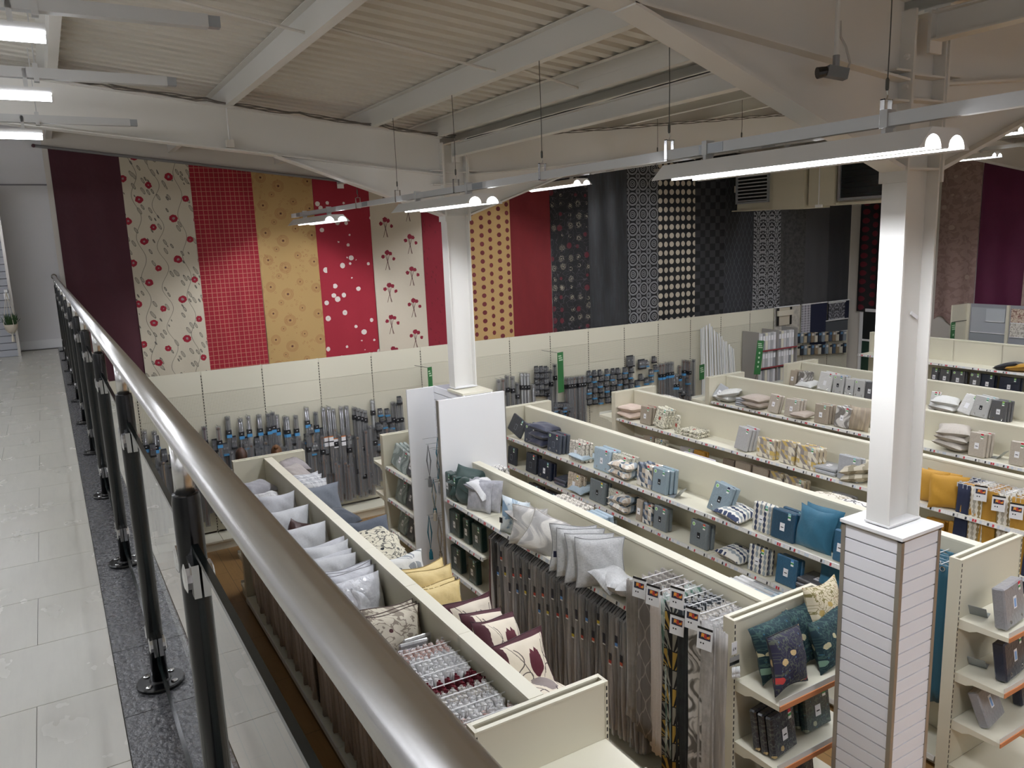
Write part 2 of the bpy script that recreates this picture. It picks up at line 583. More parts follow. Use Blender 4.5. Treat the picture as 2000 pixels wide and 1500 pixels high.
PATS = {k[3:]: f for k, f in list(globals().items()) if k.startswith('pt_')}
_pats = {}
def pat(kind, *args, wrap=False, rough=.8, off=(0, 0), sheen=0., bump=.25):
    key = (kind, str(args), wrap, rough, off, sheen)
    if key in _pats: return _pats[key]
    m = Mat(('wrapped_' if wrap else 'fabric_') + kind, .38 if wrap else rough, 0, .0, sheen)
    x, y, z = m.coords()
    u = x + y * .8 + off[0]; v = z + off[1]
    m.color(PATS[kind](m, u, v, *args))
    vv = m.vec(x, y, z)
    if wrap:
        n = m.noise(vv, 14., 3., .6, 1.0)
        m.b.inputs['Coat Weight'].default_value = .55
        m.b.inputs['Coat Roughness'].default_value = .08
        m.bump(n, .35, .03)
    else:
        n = m.noise(vv, 9., 3.) + m.noise(vv, 150., 1.) * .2
        m.bump(n, bump, .02)
    _pats[key] = m.m
    return m.m

# ---------------------------------------------------------------- the building
YW = 13.85           # far wall
XR = 19.0            # right side wall
XV = 4.72            # valley line over the columns
MEZ = 3.60           # gallery floor level
def zr(x):           # top of the rafters
    a = min(max(x, -4.0), 13.0)
    z = 6.265 + .097 * abs(a - XV)
    if x > 13.0: z -= .097 * (x - 13.0)
    if x < -4.0: z -= .097 * (-4.0 - x)
    return z

# ground floor: brown laminate
m = Mat('brown_laminate', .35)
x, y, z = m.coords()
g = m.noise(m.vec(x * 14., y * 1.2), 3., 4.)
pl = (rep(x, 0, .19).abs() < .004).mx(rep(y + (x / .19).floor() * .37, 0, 1.2).abs() < .004)
m.color(m.mix(m.mix('#9a774a', '#80623c', g), '#4a3a22', pl * .8))
struct('floor', MB().box(-7, XR, -7, YW, -.1, 0), m.m)

# gallery floor with 457 mm vinyl tiles laid half-bond, dark border strip under the rail
m = Mat('cream_vinyl_tile', .22)
x, y, z = m.coords('Object')
geo = m.nt.nodes.new('ShaderNodeNewGeometry')
sp = m.nt.nodes.new('ShaderNodeSeparateXYZ'); m.nt.links.new(geo.outputs['Position'], sp.inputs[0])
gx, gy = S(m.nt, sp.outputs[0]), S(m.nt, sp.outputs[1])
n1 = m.noise(m.vec(gx * 1.6, gy * .9), 3., 4., .6); n2 = m.noise(m.vec(gx * 3., gy * .35), 9., 3., .7)
m.color(m.mix(m.mix('#d3d1c6', '#c6c4ba', n1), '#b5b3ac', n2.step(.45, .95) * .35))
m.roughness(n1 * .12 + .2)
VINYL = m.m
m = Mat('dark_granite_vinyl', .2)
geo = m.nt.nodes.new('ShaderNodeNewGeometry')
sp = m.nt.nodes.new('ShaderNodeSeparateXYZ'); m.nt.links.new(geo.outputs['Position'], sp.inputs[0])
gx, gy = S(m.nt, sp.outputs[0]), S(m.nt, sp.outputs[1])
n1 = m.noise(m.vec(gx, gy), 120., 3., .7); n2 = m.noise(m.vec(gx * 1.0, gy * .7), 60., 2.)
m.color(m.mix('#3b3c3f', '#77787b', n1.step(.4, .7)))
m.roughness(n2.step(.35, .65) * .25 + .12)
m.bump(n2, .35, .01)
GRANITE = m.m
fm = struct('floor_mezzanine', MB().box(-7, .26, -7, YW, MEZ - .35, MEZ - .004), plain('#5a5852', .8, name='tile_joint'))
T = .457
X0T = .04
tile = MB().box(-T, -.0015, .0015, T - .0015, -.004, 0).mesh('tile'); tile.materials.append(VINYL)
half = MB().box(-T / 2, -.0015, .0015, T - .0015, -.004, 0).mesh('tile'); half.materials.append(VINYL)
strip = MB().box(0.0015, .22, .0015, T - .0015, -.004, 0).mesh('border_tile'); strip.materials.append(GRANITE)
Y00 = 2.70 - 6 * T
for j in range(-2, 33):
    yy = Y00 + j * T
    if yy + T > YW: break
    off = T / 2 if (j % 2) else 0
    if off: obj('tile', half, None, fm, loc=(X0T, yy, MEZ))
    for i in range(7 if yy < 5 else 3):
        obj('tile', tile, None, fm, loc=(X0T - off - i * T, yy, MEZ))
    obj('border_tile', strip, None, fm, loc=(X0T, yy + .23, MEZ))
rest = obj('tile_field', MB().box(-7, X0T - 7.5 * T, Y00 - 2 * T, YW, -.004, 0), VINYL, fm, loc=(0, 0, MEZ))
obj('tile_field', MB().box(X0T - 7.5 * T, .26, -7, Y00 - 2 * T, -.004, 0), VINYL, fm, loc=(0, 0, MEZ))
obj('tile_field', MB().box(X0T - 7.5 * T, X0T - 3.5 * T, 4.6, YW, -.0045, -.0006), VINYL, fm, loc=(0, 0, MEZ))
single('floor_edge_fascia', MB().box(.26, .275, -7, YW, MEZ - .36, MEZ + .002), WHITE_STEEL, 'white steel edge trim along the gallery floor under the glass', 'trim')

# walls
WALLP = plain('#cfc9c0', .8, name='warm_white_wall')
wallm = plain('#d6d5d6', .75, name='white_wall')
struct('wall_far', MB().box(.2, XR + .2, YW, YW + .2, 0, 8.2), WALLP)
struct('wall_far_gallery', MB().box(-7, .2, YW + .06, YW + .2, 0, 8.2), wallm)
struct('wall_right', MB().box(XR, XR + .2, -7, YW, 0, 8.2), WALLP)
struct('wall_left', MB().box(-7.2, -7, -7.2, YW, 0, 8.2), wallm)
struct('wall_back', MB().box(-7, XR, -7.2, -7, 0, 8.2), wallm)
struct('baseboard_gallery', MB().box(-7, .2, YW + .035, YW + .06, MEZ, MEZ + .13), WHITE)
single('wall_joint_strip', MB().box(-.5, .2, YW + .045, YW + .06, 6.03, 6.05), plain('#77767a', .7), 'thin dark joint line across white gallery wall top', 'joint')

# corrugated roof lining
m = Mat('white_roof_sheet', .6); x, y, z = m.coords()
m.color(m.mix('#dcd8ce', '#cdc8bd', m.noise(m.vec(x, y * 3.), 2., 3.)))
mb = MB()
xs = [-7, -4, XV - .25, XV + .25, 13, XR]
prof = []
yy = -7.0
while yy < YW:
    prof += [(yy, 0), (yy + .10, 0), (yy + .125, .04), (yy + .175, .04), (yy + .2, 0)]
    yy += .2
for a, b in zip(xs[:-1], xs[1:]):
    if a == XV - .25: continue
    za, zb = zr(a) + .2, zr(b) + .2
    base = len(mb.v)
    for (yy, h) in prof:
        mb.v.append(Vector((a, yy, za + h))); mb.v.append(Vector((b, yy, zb + h)))
    for k in range(len(prof) - 1):
        i = base + 2 * k
        mb.f.append([i, i + 1, i + 3, i + 2])
struct('ceiling', mb, m.m)
mb = MB()
zg = zr(XV + .25) + .2
mb.box(XV - .25, XV + .25, -7, YW, zr(XV) + .12, zr(XV) + .135)
mb.box(XV - .26, XV - .25, -7, YW, zr(XV) + .12, zg); mb.box(XV + .25, XV + .26, -7, YW, zr(XV) + .12, zg)
struct('ceiling_gutter', mb, WHITE_STEEL)

# purlins (cold-formed channels) and sag rods
PX = [4.47, 3.593, 1.935, .27, -1.4, -3.05, 4.97, 5.85, 7.5, 9.16, 10.8, 12.45, 14.1, 15.8, 17.4]
for i, px_ in enumerate(PX):
    zb = zr(px_)
    t = .006
    s = 1 if px_ < XV else -1
    mb = MB()
    mb.box(px_ - t, px_, -6.9, YW - .02, zb, zb + .2)
    mb.box(px_ - (0 if s > 0 else .075), px_ + (.075 if s > 0 else 0), -6.9, YW - .02, zb, zb + t)
    mb.box(px_ - (.075 if s > 0 else 0), px_ + (0 if s > 0 else .075), -6.9, YW - .02, zb + .194, zb + .2)
    single('roof_purlin', mb, WHITE_STEEL, 'white channel purlin running under the corrugated roof lining', 'beam', 'roof purlins')
for (x0, x1) in ((.27, 1.935), (1.935, 3.593), (3.593, 4.47), (5.85, 7.5)):
    for yy in (6.2,):
        single('sag_rod', MB().tube([(x0, yy, zr(x0) + .13), (x1, yy, zr(x1) + .05)], .012, 6), WHITE_STEEL,
               'thin white tie rod between two roof purlins', 'rod', 'tie rods between purlins')

# portal frames: columns along the valley, rafters both ways with haunches
FR = [-3.3, 3.03, 9.36]
CX0, CX1 = 4.56, 4.88
for fi, fy in enumerate(FR):
    where = ['at the rear', 'in the slatted box', 'behind tall white boards'][fi]
    c = thing('steel_column', 'white painted steel H column ' + where, 'column', (XV, fy, 0))
    base = 0 if fi == 0 else 3.03
    top = 6.2
    for sx, xx in ((-1, CX0), (1, CX1)):
        obj('flange', MB().box(xx - XV - .007, xx - XV + .007, -.083, .083, base, top), WHITE_STEEL, c)
    obj('web', MB().box(CX0 - XV + .008, CX1 - XV - .008, -.005, .005, base, top), WHITE_STEEL, c)
    mb = MB()
    for zz in (5.32, 5.72, 5.86):
        mb.box(CX0 - XV + .008, CX1 - XV - .008, -.083, -.006, zz - .006, zz + .006)
    obj('stiffener', mb, WHITE_STEEL, c)
    if fi:
        obj('base_trim', MB().box(CX0 - XV - .012, CX1 - XV + .012, -.09, .09, base, base + .012), WHITE, c)
    for s in (-1, 1):
        xc = CX0 - .008 if s < 0 else CX1 + .008
        xe = -6.9 if s < 0 else XR - .1
        knots = [xc, (-4.0 if s < 0 else 13.0), xe]
        r = thing('roof_rafter', 'white haunched rafter %s, from the column %s' % ('over the gallery' if s < 0 else 'over the shop floor', where), 'beam', (0, fy, 0))
        D = .46
        hx = xc + s * 2.1
        web = MB()
        for a, b in zip(knots[:-1], knots[1:]):
            web.prism([(a, zr(a) - D), (b, zr(b) - D), (b, zr(b)), (a, zr(a))], -.005, .005, 'y')
        web.prism([(xc, 5.32), (hx, zr(hx) - D), (xc, zr(xc) - D)], -.005, .005, 'y')
        obj('web', web, WHITE_STEEL, r)
        for nm, dz in (('top_flange', 0), ('bottom_flange', -D)):
            mb = MB()
            for a, b in zip(knots[:-1], knots[1:]):
                if nm == 'bottom_flange' and a == xc:
                    mb.prism([(a, zr(a) + dz - .004), (b, zr(b) + dz - .004), (b, zr(b) + dz + .010), (a, zr(a) + dz + .010)], -.083, .083, 'y')
                else:
                    mb.prism([(a, zr(a) + dz - .007), (b, zr(b) + dz - .007), (b, zr(b) + dz + .007), (a, zr(a) + dz + .007)], -.083, .083, 'y')
            obj(nm, mb, WHITE_STEEL, r)
        obj('haunch_flange', MB().prism([(xc, 5.30), (hx, zr(hx) - D - .012), (hx, zr(hx) - D + .004), (xc, 5.325)], -.083, .083, 'y'), WHITE_STEEL, r)
        mb = MB()
        mb.box(min(xc, xc + s * .02), max(xc, xc + s * .02), -.095, .095, 5.24, 6.22)
        obj('end_plate', mb, WHITE_STEEL, r)
        mb = MB()
        for k, zz in enumerate((5.45, 5.62, 5.79, 5.96)):
            mb.lathe([(.018, 0), (.018, .014), (.008, .02)], 6, Matrix.Translation((xc + s * .02, -.055, zz)) @ Matrix.Rotation(s * PI / 2, 4, 'Y'))
            if k in (1, 2): mb.box(min(xc + s * .02, xc + s * .16), max(xc + s * .02, xc + s * .16), -.083, -.006, zz + .08, zz + .092)
        obj('bolt_plate', mb, WHITE_STEEL, r)

# beam along the valley between the columns
for a, b, w in ((-3.2, 2.94, 'behind the slatted box column'), (3.12, 9.26, 'between the two columns'), (9.46, YW - .02, 'from the far column to the wall')):
    t = thing('valley_beam', 'white steel I beam along the roof valley ' + w, 'beam', (XV, 0, 0))
    obj('web', MB().box(-.004, .004, a, b, 6.06, 6.2), WHITE_STEEL, t)
    obj('bottom_flange', MB().box(-.055, .055, a, b, 6.05, 6.06), WHITE_STEEL, t)
    obj('top_flange', MB().box(-.055, .055, a, b, 6.2, 6.21), WHITE_STEEL, t)
    obj('end_cleat', MB().box(-.06, .06, b - .02, b, 5.98, 6.22), WHITE_STEEL, t)

# cables clipped along the rafter and the valley beam
mb = MB()
random.seed(3)
for k in range(4):
    path = []
    n = 40
    for i in range(n + 1):
        xx = .3 + (XV - .3) * i / n
        path.append((xx, 9.25 - .012 * k, zr(xx) + .012 + .012 * math.sin(i * .9 + k * 1.7) + .004 * k + (.02 if i % 9 == 4 else 0)))
    mb.tube(path, .006, 5)
single('cable_bundle', mb, plain('#6d6760', .7, name='grey_cable'), 'bundle of grey cables sagging along the far rafter over the gallery', 'cable')
mb = MB()
for k in range(3):
    path = []
    for i in range(41):
        xx = 4.95 + 7.0 * i / 40
        path.append((xx, 9.25 - .012 * k, zr(xx) - .02 + .02 * math.sin(i * .7 + k * 2.1)))
    mb.tube(path, .006, 5)
single('cable_bundle', mb, plain('#6d6760', .7), 'bundle of grey cables strung along the far rafter over the shop floor', 'cable')
mb = MB()
for k in range(3):
    mb.tube([(XV + .02 + .02 * k, 3.3 + i * .3, 6.225 + .006 * k + .01 * math.sin(i + k)) for i in range(20)], .007, 5)
single('cable_bundle', mb, plain('#3d3b38', .7), 'dark cables lying along the top of the valley beam', 'cable')

# ---------------------------------------------------------------- slatted column box, boards round the far column
def slats(parent, face, a0, a1, z0, z1, at, pitch=.1, mat=SLATW):
    """horizontal slat boards on a vertical face. face 'x-': plane X=at, boards along Y; 'y-': plane Y=at, boards along X"""
    n = int(round((z1 - z0) / pitch))
    for i in range(n):
        zz = z0 + i * pitch
        key = ('slat', face, round(a1 - a0, 3), pitch)
        if face == 'x-':
            fn = lambda: MB().prism([(0, .004), (0, pitch - .006), (.018, pitch - .006), (.018, 0.0)], 0, a1 - a0, 'y')
            inst('slat', key, fn, mat, parent, (at, a0, zz))
        elif face == 'y-':
            fn = lambda: MB().prism([(0, .004), (0, pitch - .006), (.018, pitch - .006), (.018, 0.0)], 0, a1 - a0, 'x')
            inst('slat', key, fn, mat, parent, (a0, at, zz))
        elif face == 'x+':
            fn = lambda: MB().prism([(0, .004), (0, pitch - .006), (-.018, pitch - .006), (-.018, 0.0)], 0, a1 - a0, 'y')
            inst('slat', key, fn, mat, parent, (at, a0, zz))

SLOT = plain('#8b8b90', .6, name='slat_groove_grey')
bx0, bx1, by0, by1 = 4.49, 4.915, 2.81, 3.245
t = thing('slatwall_box', 'white slatted display box with metal corner trims around the near column', 'display box')
obj('core', MB().box(bx0 + .016, bx1 - .016, by0 + .016, by1 - .016, 0, 3.0), SLOT, t)
slats(t, 'x-', by0 + .028, by1 - .028, .0, 3.0, bx0)
slats(t, 'y-', bx0 + .028, bx1 - .028, .0, 3.0, by0)
slats(t, 'x+', by0 + .028, by1 - .028, .0, 3.0, bx1)
for (cx, cy) in ((bx0, by0), (bx1, by0), (bx0, by1), (bx1, by1)):
    sx = 1 if cx == bx0 else -1; sy = 1 if cy == by0 else -1
    mb = MB()
    mb.box(min(cx, cx + sx * .027) , max(cx, cx + sx * .027), min(cy - sy * .004, cy), max(cy - sy * .004, cy), 0, 3.0)
    mb.box(min(cx - sx * .004, cx), max(cx - sx * .004, cx), min(cy - sy * .004, cy + sy * .027), max(cy - sy * .004, cy + sy * .027), 0, 3.0)
    obj('corner_trim', mb, ALU, t)
obj('cap_board', MB().box(bx0 - .012, bx1 + .012, by0 - .012, by1 + .012, 3.0, 3.022), WHITE, t)
obj('cap_underframe', MB().box(bx0 - .004, bx1 + .004, by0 - .004, by1 + .004, 2.985, 3.0), ALU, t)

t = thing('column_boards', 'tall white boards and slatted side boxing in the far column', 'display box')
obj('front_board', MB().box(4.12, 5.095, 8.90, 8.95, 0, 2.985), WHITE, t)
obj('board_edge', MB().box(4.108, 4.12, 8.895, 8.955, 0, 2.985), ALU, t)
obj('board_edge', MB().box(5.095, 5.107, 8.895, 8.955, 0, 2.985), ALU, t)
obj('rear_board', MB().box(4.10, 5.1, 9.88, 9.905, 0, 2.985), WHITE, t)
obj('core', MB().box(4.53, 4.92, 8.95, 9.88, 0, 2.99), SLOT, t)
slats(t, 'x-', 8.95, 9.88, 0, 3.0, 4.512)
slats(t, 'x+', 8.95, 9.88, 0, 3.0, 4.94)
obj('cap_board', MB().box(4.5, 4.945, 8.952, 9.41, 2.99, 3.02), CREAM, t)

# ---------------------------------------------------------------- gallery rail
RY0 = 2.626; RDY = 1.181
def xrail(y): return .1665 - .0036 * (y - 1.44)
ry = [RY0 + RDY * k for k in range(-3, 10)]
rail_rot = math.atan(.0036)
m = Mat('brushed_stainless', .27, 1.0); x, y, z = m.coords()
m.color('#d6d5d3'); m.bump(m.noise(m.vec(x * 90., y * 1.5, z * 90.), 4., 2.), .04, .002)
STEEL = m.m
hr = thing('handrail', 'round brushed steel handrail along the gallery edge', 'handrail', (0, 0, 0))
obj('tube', MB().tube([(xrail(-2.2), -2.2, 4.678), (xrail(YW + .04), YW + .04, 4.678)], .0245, 20), STEEL, hr, smooth=True)
mb = MB(); 
obj('wall_flange', MB().tube([(xrail(13.8), YW + .03, 4.678), (xrail(13.8), YW + .058, 4.678)], .04, 16), STEEL, hr, smooth=True)
POSTM = plain('#07080a', .22, name='black_post_enamel')
def clamp_mesh():
    mb = MB()
    for s in (-1, 1):
        mb.prism([(s * .008 - .006, -.03), (s * .008 + .006, -.03), (s * .008 + .006, .03), (s * .008 - .006, .03)], -.028, .028, 'y')
        mb.lathe([(.026, 0), (.026, .008), (.018, .011)], 12, Matrix.Translation((s * .014, 0, .0)) @ Matrix.Rotation(s * PI / 2, 4, 'Y'))
    return mb
for k, py in enumerate(ry):
    xx = xrail(py)
    p = thing('rail_post', 'round black rail post with bolted foot on the gallery edge', 'post', (xx, py, MEZ), (0, 0, rail_rot), 'black posts of the gallery rail')
    inst('post', ('railpost',), lambda: MB().lathe([(.0245, .012), (.0245, .955), (.0225, .965), (.0225, .968)], 20), POSTM, p, smooth=True)
    inst('foot_plate', ('footplate',), lambda: MB().lathe([(.073, 0), (.074, .009), (.070, .013), (.034, .013), (.030, .018)], 28), POSTM, p)
    inst('neck', ('neck',), lambda: MB().lathe([(.0175, .96), (.0175, 1.06)], 16), STEEL, p, smooth=True)
    for a in (PI / 4, 3 * PI / 4, 5 * PI / 4, 7 * PI / 4):
        o = inst('bolt', ('footbolt',), lambda: MB().lathe([(.0105, 0), (.0105, .003), (.006, .004)], 10), CHROME, p, (.053 * math.cos(a), .053 * math.sin(a), .013))
    for zz in (.16, .83):
        for s in (-1, 1):
            inst('glass_clamp', ('gclamp',), clamp_mesh, CHROME, p, (0, s * .052, zz))
# glass panes between the posts
gm = bpy.data.materials.new('clear_balustrade_glass'); gm.use_nodes = True
nt = gm.node_tree; nt.nodes.clear()
out = nt.nodes.new('ShaderNodeOutputMaterial'); mx = nt.nodes.new('ShaderNodeMixShader')
tr = nt.nodes.new('ShaderNodeBsdfTransparent'); tr.inputs[0].default_value = (.90, .95, .93, 1)
gl = nt.nodes.new('ShaderNodeBsdfGlossy'); gl.inputs['Roughness'].default_value = .0; gl.inputs[0].default_value = (1, 1, 1, 1)
fr = nt.nodes.new('ShaderNodeFresnel')
gg = nt.nodes.new('ShaderNodeNewGeometry')
nt.links.new((S(nt, gg.outputs['Backfacing']) * -.83333 + 1.5).k, fr.inputs[0])
F_ = S(nt, fr.outputs[0])
nt.links.new(((F_ * 2.) / (F_ + 1.)).k, mx.inputs[0]); nt.links.new(tr.outputs[0], mx.inputs[1]); nt.links.new(gl.outputs[0], mx.inputs[2]); nt.links.new(mx.outputs[0], out.inputs[0])
GLASSEDGE = plain('#161d1e', .15, name='dark_glass_edge')
for a, b in zip(ry[:-1], ry[1:]):
    g = thing('glass_panel', 'clear glass pane held between two black rail posts', 'glass panel', (xrail((a + b) / 2), (a + b) / 2, MEZ + .09), (0, 0, rail_rot), 'glass panes of the gallery rail')
    h = (b - a) / 2 - .045
    inst('pane', ('pane', round(h, 3)), lambda: MB().add([(0, -h, 0), (0, h, 0), (0, h, .79), (0, -h, .79)], [(3, 2, 1, 0)]), gm, g)
    inst('polished_edge', ('pedge', round(h, 3)), lambda: MB().box(-.0055, .0055, -h, h, .787, .796).box(-.0055, .0055, -h, h, -.004, .0).box(-.0055, .0055, -h, -h + .003, 0, .79).box(-.0055, .0055, h - .003, h, 0, .79), GLASSEDGE, g)

# ---------------------------------------------------------------- fabric lengths hung on the far wall
FABRIC_DIM[0] = .72
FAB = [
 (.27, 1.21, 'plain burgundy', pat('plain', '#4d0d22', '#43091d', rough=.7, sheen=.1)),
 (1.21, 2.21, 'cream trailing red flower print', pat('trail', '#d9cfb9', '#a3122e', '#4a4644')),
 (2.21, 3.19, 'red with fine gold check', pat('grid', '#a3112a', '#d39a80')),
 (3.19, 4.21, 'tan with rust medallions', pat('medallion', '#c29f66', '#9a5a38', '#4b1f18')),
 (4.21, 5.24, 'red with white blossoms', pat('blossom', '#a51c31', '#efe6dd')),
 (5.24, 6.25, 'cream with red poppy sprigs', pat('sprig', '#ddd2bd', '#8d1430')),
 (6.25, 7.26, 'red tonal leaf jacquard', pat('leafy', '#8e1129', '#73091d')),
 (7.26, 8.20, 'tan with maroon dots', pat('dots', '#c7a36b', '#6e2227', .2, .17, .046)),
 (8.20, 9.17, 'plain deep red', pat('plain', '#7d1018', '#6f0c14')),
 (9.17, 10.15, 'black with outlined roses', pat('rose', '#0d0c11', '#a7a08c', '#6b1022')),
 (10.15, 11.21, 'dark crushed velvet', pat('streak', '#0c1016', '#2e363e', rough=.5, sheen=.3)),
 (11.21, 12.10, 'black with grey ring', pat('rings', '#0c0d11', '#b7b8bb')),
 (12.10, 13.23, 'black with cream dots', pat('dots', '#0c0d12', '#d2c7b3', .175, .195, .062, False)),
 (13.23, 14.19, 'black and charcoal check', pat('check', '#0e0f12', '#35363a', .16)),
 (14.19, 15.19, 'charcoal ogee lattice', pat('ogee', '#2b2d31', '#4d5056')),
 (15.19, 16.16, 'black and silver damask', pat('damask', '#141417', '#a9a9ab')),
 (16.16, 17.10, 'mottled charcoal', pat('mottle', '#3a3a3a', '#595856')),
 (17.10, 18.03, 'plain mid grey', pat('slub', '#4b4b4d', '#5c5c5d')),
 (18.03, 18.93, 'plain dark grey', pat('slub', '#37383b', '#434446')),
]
def ztop(x):
    return 6.09 + .104 * abs(x - XV) + (0 if x < 13 else -.2 * (x - 13))
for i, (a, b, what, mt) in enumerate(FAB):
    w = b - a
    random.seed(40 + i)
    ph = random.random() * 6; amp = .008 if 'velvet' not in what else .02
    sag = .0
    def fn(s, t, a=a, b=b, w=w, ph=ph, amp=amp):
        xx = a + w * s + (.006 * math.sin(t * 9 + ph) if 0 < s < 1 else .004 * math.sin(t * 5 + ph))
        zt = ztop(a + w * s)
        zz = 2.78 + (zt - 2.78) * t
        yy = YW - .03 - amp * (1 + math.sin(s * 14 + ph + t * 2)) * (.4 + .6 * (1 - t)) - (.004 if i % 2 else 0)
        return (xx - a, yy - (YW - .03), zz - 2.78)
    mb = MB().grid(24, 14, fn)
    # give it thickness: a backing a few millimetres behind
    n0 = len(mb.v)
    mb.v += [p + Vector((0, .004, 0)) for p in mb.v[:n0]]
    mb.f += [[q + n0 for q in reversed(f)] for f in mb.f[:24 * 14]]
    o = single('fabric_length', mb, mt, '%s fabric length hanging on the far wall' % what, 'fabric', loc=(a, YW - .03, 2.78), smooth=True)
mb = MB()
mb.tube([(.12, YW - .05, ztop(.12) + .02), (XV, YW - .05, ztop(XV) + .02)], .022, 10)
mb.tube([(XV, YW - .05, ztop(XV) + .02), (12.95, YW - .05, ztop(12.95) + .02)], .022, 10)
single('fabric_pole', mb, plain('#8e8c8d', .5, name='grey_pole'), 'long grey pole that carries the fabric lengths on the far wall', 'pole')
mb = MB().lathe([(.0, -.03), (.022, -.02), (.028, 0), (.022, .02), (.012, .03), (.012, .05)], 12, Matrix.Translation((.10, YW - .05, ztop(.12) + .022)) @ Matrix.Rotation(PI / 2, 4, 'Y'))
single('pole_finial', mb, plain('#57303a', .4), 'small dark red finial at the end of the fabric pole', 'finial', smooth=True)
# fabric lengths on the right side wall (they run along Y)
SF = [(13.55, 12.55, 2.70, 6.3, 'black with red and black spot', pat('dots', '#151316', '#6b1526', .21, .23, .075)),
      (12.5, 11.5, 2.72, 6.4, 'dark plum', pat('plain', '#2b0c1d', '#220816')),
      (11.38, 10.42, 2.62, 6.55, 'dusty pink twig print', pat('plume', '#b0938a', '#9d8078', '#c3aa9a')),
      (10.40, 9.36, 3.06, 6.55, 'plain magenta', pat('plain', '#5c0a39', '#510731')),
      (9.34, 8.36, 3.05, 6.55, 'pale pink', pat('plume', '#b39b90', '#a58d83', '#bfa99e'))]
FABRIC_DIM[0] = 1.0
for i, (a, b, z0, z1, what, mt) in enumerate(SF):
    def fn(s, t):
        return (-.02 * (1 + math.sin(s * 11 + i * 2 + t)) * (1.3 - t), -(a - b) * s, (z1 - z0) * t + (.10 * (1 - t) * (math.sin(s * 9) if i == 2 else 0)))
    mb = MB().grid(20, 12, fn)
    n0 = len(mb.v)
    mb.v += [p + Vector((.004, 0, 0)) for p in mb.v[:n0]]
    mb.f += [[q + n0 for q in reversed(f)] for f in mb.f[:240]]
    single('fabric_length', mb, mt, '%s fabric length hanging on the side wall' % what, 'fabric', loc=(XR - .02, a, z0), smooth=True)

# ---------------------------------------------------------------- pegboard wall bays under the fabrics (1 m bays, 3 m high)
m = Mat('pegboard_cream', .5); x, y, z = m.coords()
h = dist(rep(x, 0, .025), rep(z, 0, .025)) < .0045
m.color(m.mix('#cdc9b6', '#6f6b5c', h * .9))
PEG = m.m
WB = plain('#d2cebb', .5, name='cream_wall_panel')
yb = YW - .11
W0 = .036
BAYF = [f[2] for f in FAB]
for k in range(0, 19):
    x0 = W0 + k
    if k == 0: x0 = .3
    x1 = W0 + k + 1
    x1 = min(x1, 18.9)
    t = thing('wall_bay', 'cream pegboard wall bay mostly below the %s fabric' % BAYF[k], 'wall shelving', (x0, yb, 0), group='pegboard wall bays')
    w = x1 - x0
    ztp = 2.62 + (.0 if k < 6 else .05)
    obj('top_panel', MB().box(.012, w - .012, 0, .02, ztp, 3.0), WB, t)
    obj('peg_panel', MB().box(.012, w - .012, .003, .02, 2.25, ztp - .004), PEG if k != 3 else WB, t)
    obj('peg_panel', MB().box(.012, w - .012, .003, .02, 1.5, 2.246), PEG, t)
    obj('peg_panel', MB().box(.012, w - .012, .003, .02, .2, 1.496), PEG, t)
    mb = MB().box(-.011, .011, .004, .06, 0, 3.0)
    up = obj('upright', mb, CREAM2, t)
    sl = MB()
    for q in range(58):
        sl.box(-.006, .006, -.0005, .004, .05 + q * .05, .082 + q * .05)
    obj('slot_row', sl, DARKGAP, up)
    obj('plinth', MB().box(0, w, -.42, .02, 0, .14), CREAM, t)
    obj('base_shelf', MB().box(.005, w - .005, -.45, .0, .14, .17), CREAM, t)

# door in the side wall
d = thing('door_1', 'dark open doorway with cream frame', 'door'); d['kind'] = 'structure'
for q in ('label', 'category'):
    if q in d: del d[q]
obj('door_frame', MB().box(XR - .05, XR - .005, 13.36, 13.44, 0, 2.76).box(XR - .05, XR - .005, 12.44, 12.52, 0, 2.76).box(XR - .05, XR - .005, 12.44, 13.44, 2.70, 2.78), WHITE, d)
obj('dark_interior', MB().box(XR - .012, XR - .002, 12.52, 13.36, 0, 2.70), plain('#0d100f', .6), d)
obj('door_panel', MB().box(XR - .03, XR - .012, 12.53, 13.35, 0.02, 1.9), plain('#1d3a2c', .5), d)
obj('door_rail', MB().box(XR - .045, XR - .012, 12.53, 13.35, 1.9, 1.95), WHITE, d)

# ---------------------------------------------------------------- gondola shelving
m = Mat('ticket_strip', .45); x, y, z = m.coords()
cell = (y / .028).floor()
hsh = ((cell * 12.9898).sin() * 43758.5).fr().abs()
c = m.mix('#d4d2cd', '#b9c2cc', hsh > .55)
c = m.mix(c, '#23252c', hsh > .82); c = m.mix(c, '#b02a36', hsh > .93)
edge = rep(y, 0, .028).abs() < .003
m.color(m.mix(c, '#c9c7c0', edge))
TICKET = m.m
SHELF_D = .47
def shelf_part(t, side, y0, y1, z, depth=SHELF_D, tickets=True, inner=.052):
    """one metal shelf with its price strip; side -1 faces -X, +1 faces +X"""
    w = y1 - y0
    a, b = sorted((side * inner, side * depth))
    s = inst('shelf', ('shelf', side, round(w, 3), depth, inner), lambda: MB().box(a, b, .003, w - .003, -.03, 0), CREAM, t, (0, y0, z))
    f = side * depth
    inst('price_strip', ('pstrip', side, round(w, 3), depth), lambda: MB().prism([(f, .004), (f + side * .012, 0), (f + side * .022, -.042), (f, -.05)] if side > 0 else [(f, -.05), (f + side * .022, -.042), (f + side * .012, 0), (f, .004)], .004, w - .004, 'y'), STRIPM, s)
    if tickets:
        def tk():
            mb = MB()
            p0, p1 = (f + side * .0142, -.006), (f + side * .0228, -.036)
            mb.add([(p0[0], .02, p0[1]), (p0[0], w - .02, p0[1]), (p1[0], w - .02, p1[1]), (p1[0], .02, p1[1])], [(0, 1, 2, 3) if side > 0 else (3, 2, 1, 0)])
            return mb
        inst('price_tickets', ('ptick', side, round(w, 3), depth), tk, TICKET, s)
    return s

